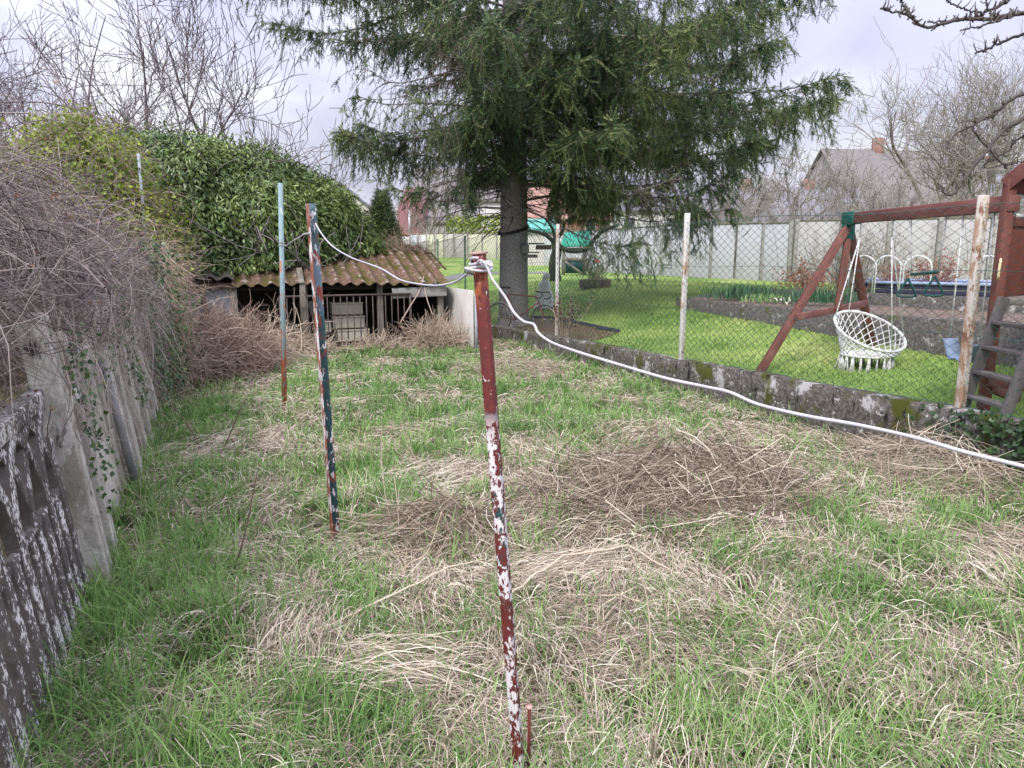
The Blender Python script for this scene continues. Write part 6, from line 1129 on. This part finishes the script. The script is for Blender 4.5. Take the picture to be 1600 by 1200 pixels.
# mossy old tree behind the fence
M_MOSSB = m_layers('mossy_bark', [(.3, (.03, .03, .025)), (.7, (.075, .07, .055))], [((.09, .10, .03), 3, .56, .08, (1, 1, 1), None)], .95, .8, 20, .03, .1)
mo = thing('mossy_fruit_tree', 'dark old fruit tree with mossy curved limbs behind the first white fence post', 'tree', P(868, 442, 24)); mb = MB(); pts = smooth_path([P(869, 446, 24), P(866, 415, 24), P(870, 390, 24), P(866, 372, 24)], 16); mb.tube(pts, np.linspace(.20, .14, len(pts)), 10); mb.build('trunk', M_MOSSB, mo, smooth=True)
for pix, r0 in (([(868, 380), (850, 366), (825, 360), (800, 360)], .075), ([(872, 384), (890, 392), (915, 390), (930, 372), (945, 360), (965, 352)], .085), ([(872, 372), (880, 358), (884, 345), (905, 338)], .07), ([(868, 375), (862, 355), (850, 340)], .06)):
    mb = MB(); pts = smooth_path([P(x, y, 24-.3*i) for i, (x, y) in enumerate(pix)], 24); mb.tube(pts, np.linspace(r0, r0*.45, len(pts)), 8); mb.build('limb', M_MOSSB, mo, smooth=True)
# green roofed play hut
q = GL(900, 437); Yh = 29.0; q = P(898, 432, Yh); zb = float(hlawn(q[0], Yh)); hut = thing('play_stand', 'wooden play stand with a bright green roof and slatted rails beyond the mossy tree', 'play stand', (q[0], Yh, zb))
zt1 = P(898, 385, Yh)[2]
for dx in (-.42, .42):
    for dy in (0, .8): mb = MB(); mb.beam((q[0]+dx, Yh+dy, zb-.1), (q[0]+dx, Yh+dy, zt1), .08, .08, (0, 1, 0)); mb.build('post', M_WOOD, hut)
for z_ in (.62, 1.0): mb = MB(); mb.beam((q[0]-.5, Yh-.05, zb+z_), (q[0]+.5, Yh-.05, zb+z_), .04, .12); mb.build('rail', M_WOOD, hut)
mb = MB(); mb.beam((q[0]-.4, Yh-.06, zb+.55), (q[0]+.3, Yh-.06, zb+.05), .04, .09); mb.build('brace', M_WOOD, hut)
mb = MB(); mb.beam((q[0]-.35, Yh+.3, zb+.35), (q[0]+.35, Yh+.3, zb+.35), .03, .55); mb.build('panel', M_DGREEN, hut)
mb = MB(); zr = P(898, 367, Yh)[2]; A = [(q[0]-.60, Yh-.25, zt1-.02), (q[0]+.60, Yh-.25, zt1+.06)]; mb.grid(np.array([A, [(q[0]-.38, Yh+.5, zr+.10), (q[0]+.60, Yh+.5, zr+.16)]])); mb.build('roof', m_noise('green_roof', [(.3, (.02, .26, .17)), (.7, (.04, .36, .25))], 3, .5, .1), hut).modifiers.new('thick', 'SOLIDIFY').thickness = .04
# planter with bare twigs on the lawn, small sign
q = GL(930, 450); pn = thing('planter', 'brown log-edged planter of bare twigs standing on the lawn', 'planter', q); mb = MB(); mb.lathe([(.0, .20), (.30, .20), (.33, .24), (.36, .22), (.35, .0)], q, 22, lambda a, z: 1+.03*np.sin(a*22), 1.25, .9); mb.build('tub', m_noise('log_bark', [(.3, (.07, .05, .035)), (.7, (.19, .14, .10))], 9), pn, smooth=True)
mb = MB(); N = 60; p = np.tile(q+np.array([0, 0, .2]), (N, 1))+rng.normal(0, .10, (N, 3))*np.array([1, 1, 0]); mb.tubes(wander(p, np.stack([rng.normal(0, .5, N), rng.normal(0, .5, N), np.ones(N)], 1), rng.uniform(.4, 1.0, N), 8, .14, 0, N), .005, 3, .8); mb.build('twigs', M_BRAM, pn)
q = P(932, 413, 27); sg = thing('small_lantern', 'small white garden ornament with a red top standing behind the planter', 'ornament', q); mb = MB(); mb.lathe([(.0, -.9), (.02, -.9), (.02, -.16), (.14, -.15), (.17, .0), (.13, .05), (0, .05)], q, 14); mb.build('body', M_W1, sg, smooth=True); mb = MB(); mb.lathe([(.0, .22), (.05, .20), (.15, .07), (.14, .055), (0, .055)], q, 14); mb.build('cap', m_noise('red_cap', [(.3, (.4, .06, .06)), (.7, (.5, .12, .12))], 5), sg, smooth=True)
# conifer behind the shed
q = P(597, 345, 22); cz = -.2; cn = thing('small_conifer', 'small pointed conifer behind the right end of the shed roof', 'tree', (q[0], 22., cz)); topz = P(597, 297, 22)[2]; mb = MB(); mb.tube([(q[0], 22, cz), (q[0], 22, topz-.2)], [.12, .03], 8, .4); mb.build('trunk', M_BT2, cn)
mb = MB(); N = 5200; k = rng.random(N)**.7; zz2 = topz-.02-(topz-.9)*k; rr = .06+.80*k**.85; az = rng.uniform(0, 6.28, N); lob = .75+.35*fbm(az*1.3, zz2*2.2, 4); r2 = rr*np.sqrt(rng.random(N))*lob; p = np.stack([q[0]+r2*np.cos(az), 22+r2*np.sin(az), zz2], 1); d = np.stack([np.cos(az), np.sin(az), rng.normal(.35, .3, N)], 1)
mb.needles(p, d, rng.uniform(.10, .22, N), 9, .05, .022, np.clip(rng.normal(.5, .2, N), 0, 1)); mb.build('crown', m_tint('conifer_needle', [(0, (.035, .06, .02)), (.5, (.075, .115, .035)), (1, (.16, .20, .06))], .6, .12), cn)
# magnolia-like pale shrub beyond the wall
q = P(1372, 345, 25.5); q[2] = .6; shrub('pale_blossom_shrub', 'shrub with pale pink dry blossom showing above the wall behind the swing beam', 'shrub', q, 2.45, 2.6, 80, 1500, m_tint('pale_blossom', [(0, (.36, .22, .17)), (.5, (.55, .38, .30)), (1, (.68, .54, .45))], .7, .3), .075, .05, mean=.55)
# scrub band along the far side of the walls
def scrub(name, label, px0, px1, Y0, Y1, ztop, N, mat, seed, r=(.006, .014), green=0):
    mb = MB(); k = rng.random(N); px = px0+(px1-px0)*k; Y = Y0+(Y1-Y0)*k+rng.normal(0, 1.2, N); x = (px-800)/FPX*Y*1.0; z0 = hlawn(x, Y); hh = (ztop-.6)*(.7+.6*fbm(px*.02, px*0, seed)); p = np.stack([x, Y, z0+rng.random(N)*.6], 1)
    mb.tubes(wander(p, np.stack([rng.normal(0, .5, N), rng.normal(0, .5, N), np.ones(N)], 1), rng.uniform(.5, 1.15, N)*hh, 8, .22, .02, N), rng.uniform(*r, N)[:, None]*np.linspace(1, .4, 8)[None], 3, np.clip(rng.normal(.5, .2, N), 0, 1)); o = tag(mb.build(name, mat, None), label, 'scrub', kind='stuff'); return o
scrub('scrub', 'tangled grey-brown scrub growing behind the long panel wall', 1040, 1330, 31, 27, 3.3, 2600, M_BT2, 3)
scrub('scrub', 'tangled brown scrub behind the taller panel wall', 1330, 1640, 26, 24, 3.5, 2600, M_BT2, 4)
scrub('far_thicket', 'distant leafless thicket closing the view beyond the houses', 560, 1700, 92, 88, 6.5, 5000, M_BT2, 5, (.03, .06))
scrub('far_thicket', 'distant leafless thicket behind the left-hand trees', -250, 600, 60, 88, 5.0, 3500, M_BT1, 6, (.02, .045))
mb = MB(); N = 3000; px = rng.uniform(700, 800, N); Y = 54+rng.normal(0, 1, N); x = (px-800)/FPX*Y; p = np.stack([x, Y, hlawn(x, Y)+rng.random(N)*2.9], 1); mb.leaves(p, rng.normal(0, 1, (N, 3)), rng.normal(0, 1, (N, 3)), np.full(N, .22), np.full(N, .14), .2, rng.random(N)); tag(mb.build('far_hedge', M_BRIGHT, None), 'light green hedge behind the patchwork wall', 'hedge')
# ================================================================== LOOSE STALKS IN THE PLOT
def stalk(name, label, pix, hs, r, mat=M_BRAM, tint=.15):
    pts = []
    for (px, py), h in zip(pix, hs):
        if h <= 0.03: g_ = G(px, py); pts.append(g_+np.array([0, 0, h])); Yl = g_[1]
        else: pts.append(P(px, py, Yl-.02))
    mb = MB(); pts = smooth_path(pts, 24); mb.tube(pts, np.linspace(r, r*.5, len(pts)), 6, tint); return tag(mb.build(name, mat, None), label, 'stalk')
stalk('dead_stalk', 'thin dark upright stalk left of the teal post, curving from a tussock', [(364, 900), (382, 835), (402, 738)], (0, 1, 1), .0055)
stalk('dead_stalk', 'short dark stalk leaning right in front of the bramble heap', [(345, 712), (362, 672), (383, 622)], (0, 1, 1), .0065)
stalk('dead_stalk', 'long dark cane leaning down from the left fence into the grass', [(315, 700), (275, 640), (215, 595)], (0, 1, 1), .006)
stalk('dead_stalk', 'short dark twig stuck upright at the bottom edge right of the red post', [(1012, 1215), (1018, 1180), (1022, 1150)], (0, 1, 1), .005)
stalk('dead_stalk', 'bent straw-coloured stalk standing up right of the red post', [(1015, 1075), (1016, 1010), (1010, 930), (985, 860)], (0, 1, 1, 1), .0045, M_BRAM, .85)
stalk('dead_stalk', 'folded pale reed stem standing left of the red post', [(618, 905), (640, 880), (668, 862), (690, 800)], (0, 1, 1, 1), .0045, M_BRAM, .9)
stalk('dead_stalk', 'thin grey stalk standing in the middle distance right of the red post', [(880, 720), (872, 690), (864, 655)], (0, 1, 1), .0045, M_BRAM, .7)
def lying(label, pix, r, tint): 
    pts = np.array([G(px, py)+np.array([0, 0, h]) for px, py, h in pix]); mb = MB(); p2 = np.concatenate([np.linspace(pts[i], pts[i+1], 9)[:-1] for i in range(len(pts)-1)]+[pts[-1:]]); p2 = p2+rng.normal(0, .0035, p2.shape); mb.tube(p2, np.linspace(r, r*.6, len(p2)), 6, tint); return tag(mb.build('fallen_stem', M_BRAM, None), label, 'stem')
lying('long pale fallen stem lying across the thatch left of the red post', [(480, 1010, .05), (600, 965, .09), (700, 915, .10), (760, 890, .06)], .006, .92)
lying('long pale fallen stem crossing right of the red post towards the heap', [(795, 950, .06), (880, 905, .13), (980, 885, .12), (1080, 925, .05)], .006, .88)
lying('pale fallen stem lying level in front of the grass heap', [(880, 945, .05), (960, 955, .08), (1060, 970, .05), (1150, 985, .04)], .0055, .8)
lying('pale arching stem between the red post and the teal post', [(600, 880, .02), (640, 815, .12), (700, 830, .10), (740, 850, .02)], .006, .85)
lying('grey arching bramble stem lying right of the heap', [(1130, 905, .03), (1200, 865, .10), (1290, 870, .10), (1310, 880, .03)], .006, .75)
lying('grey curved stem lying in the lower right grass', [(1270, 950, .04), (1335, 1010, .07), (1352, 1080, .05), (1358, 1130, .02)], .0055, .8)
# broad green weeds
def weed(label, px, py, n, L):
    q = G(px, py); mb = MB(); az = rng.uniform(0, 6.28, n); d = np.stack([np.cos(az), np.sin(az), rng.uniform(.3, 1.2, n)], 1); mb.leaves(np.tile(q, (n, 1))+d*.01, d, np.tile([0, 0, 1.], (n, 1))+rng.normal(0, .2, (n, 3)), rng.uniform(.7, 1.2, n)*L, rng.uniform(.25, .38, n)*L, .15, rng.uniform(.5, .9, n)); return tag(mb.build('broadleaf_weed', M_WEED, None), label, 'weed')
M_WEED = m_tint('weed_leaf', [(0, (.06, .13, .02)), (1, (.18, .32, .05))], .45, .3)
weed('bright green dandelion rosette in the grass right of the red post', 1138, 975, 14, .13); weed('fresh broad-leaved weed at the bottom edge in the lower left', 315, 1165, 12, .12); weed('low leafy weed beside the ornamental fence foot', 150, 960, 26, .09); weed('leafy weed at the lower right of the ornamental fence', 345, 1190, 10, .10)

# ================================================================== GROUPS OF LIKE THINGS
GROUPS = {'bare_tree': 'bare trees round the gardens', 'dead_stalk': 'dead stalks standing in the plot', 'fallen_stem': 'fallen stems lying in the plot', 'broadleaf_weed': 'broad-leaved weeds in the grass', 'dead_grass_heap': 'heaps of dead grass', 'dead_weeds': 'dead weeds along the shed front', 'bramble_thicket': 'bramble thickets by the left fence',
          'red_leaved_shrub': 'red-leaved shrubs on the raised bed', 'daffodil_clump': 'bulb clumps on the raised bed', 'concrete_panel_wall': 'concrete panel walls beyond the lawn', 'patchwork_wall': 'patchwork panel walls at the far end', 'aerial': 'television aerials on the gable'}
for o in list(SC.objects):
    k = o.name.split('.')[0]
    if o.parent is None and k in GROUPS and o.get('kind') is None: o['group'] = GROUPS[k]
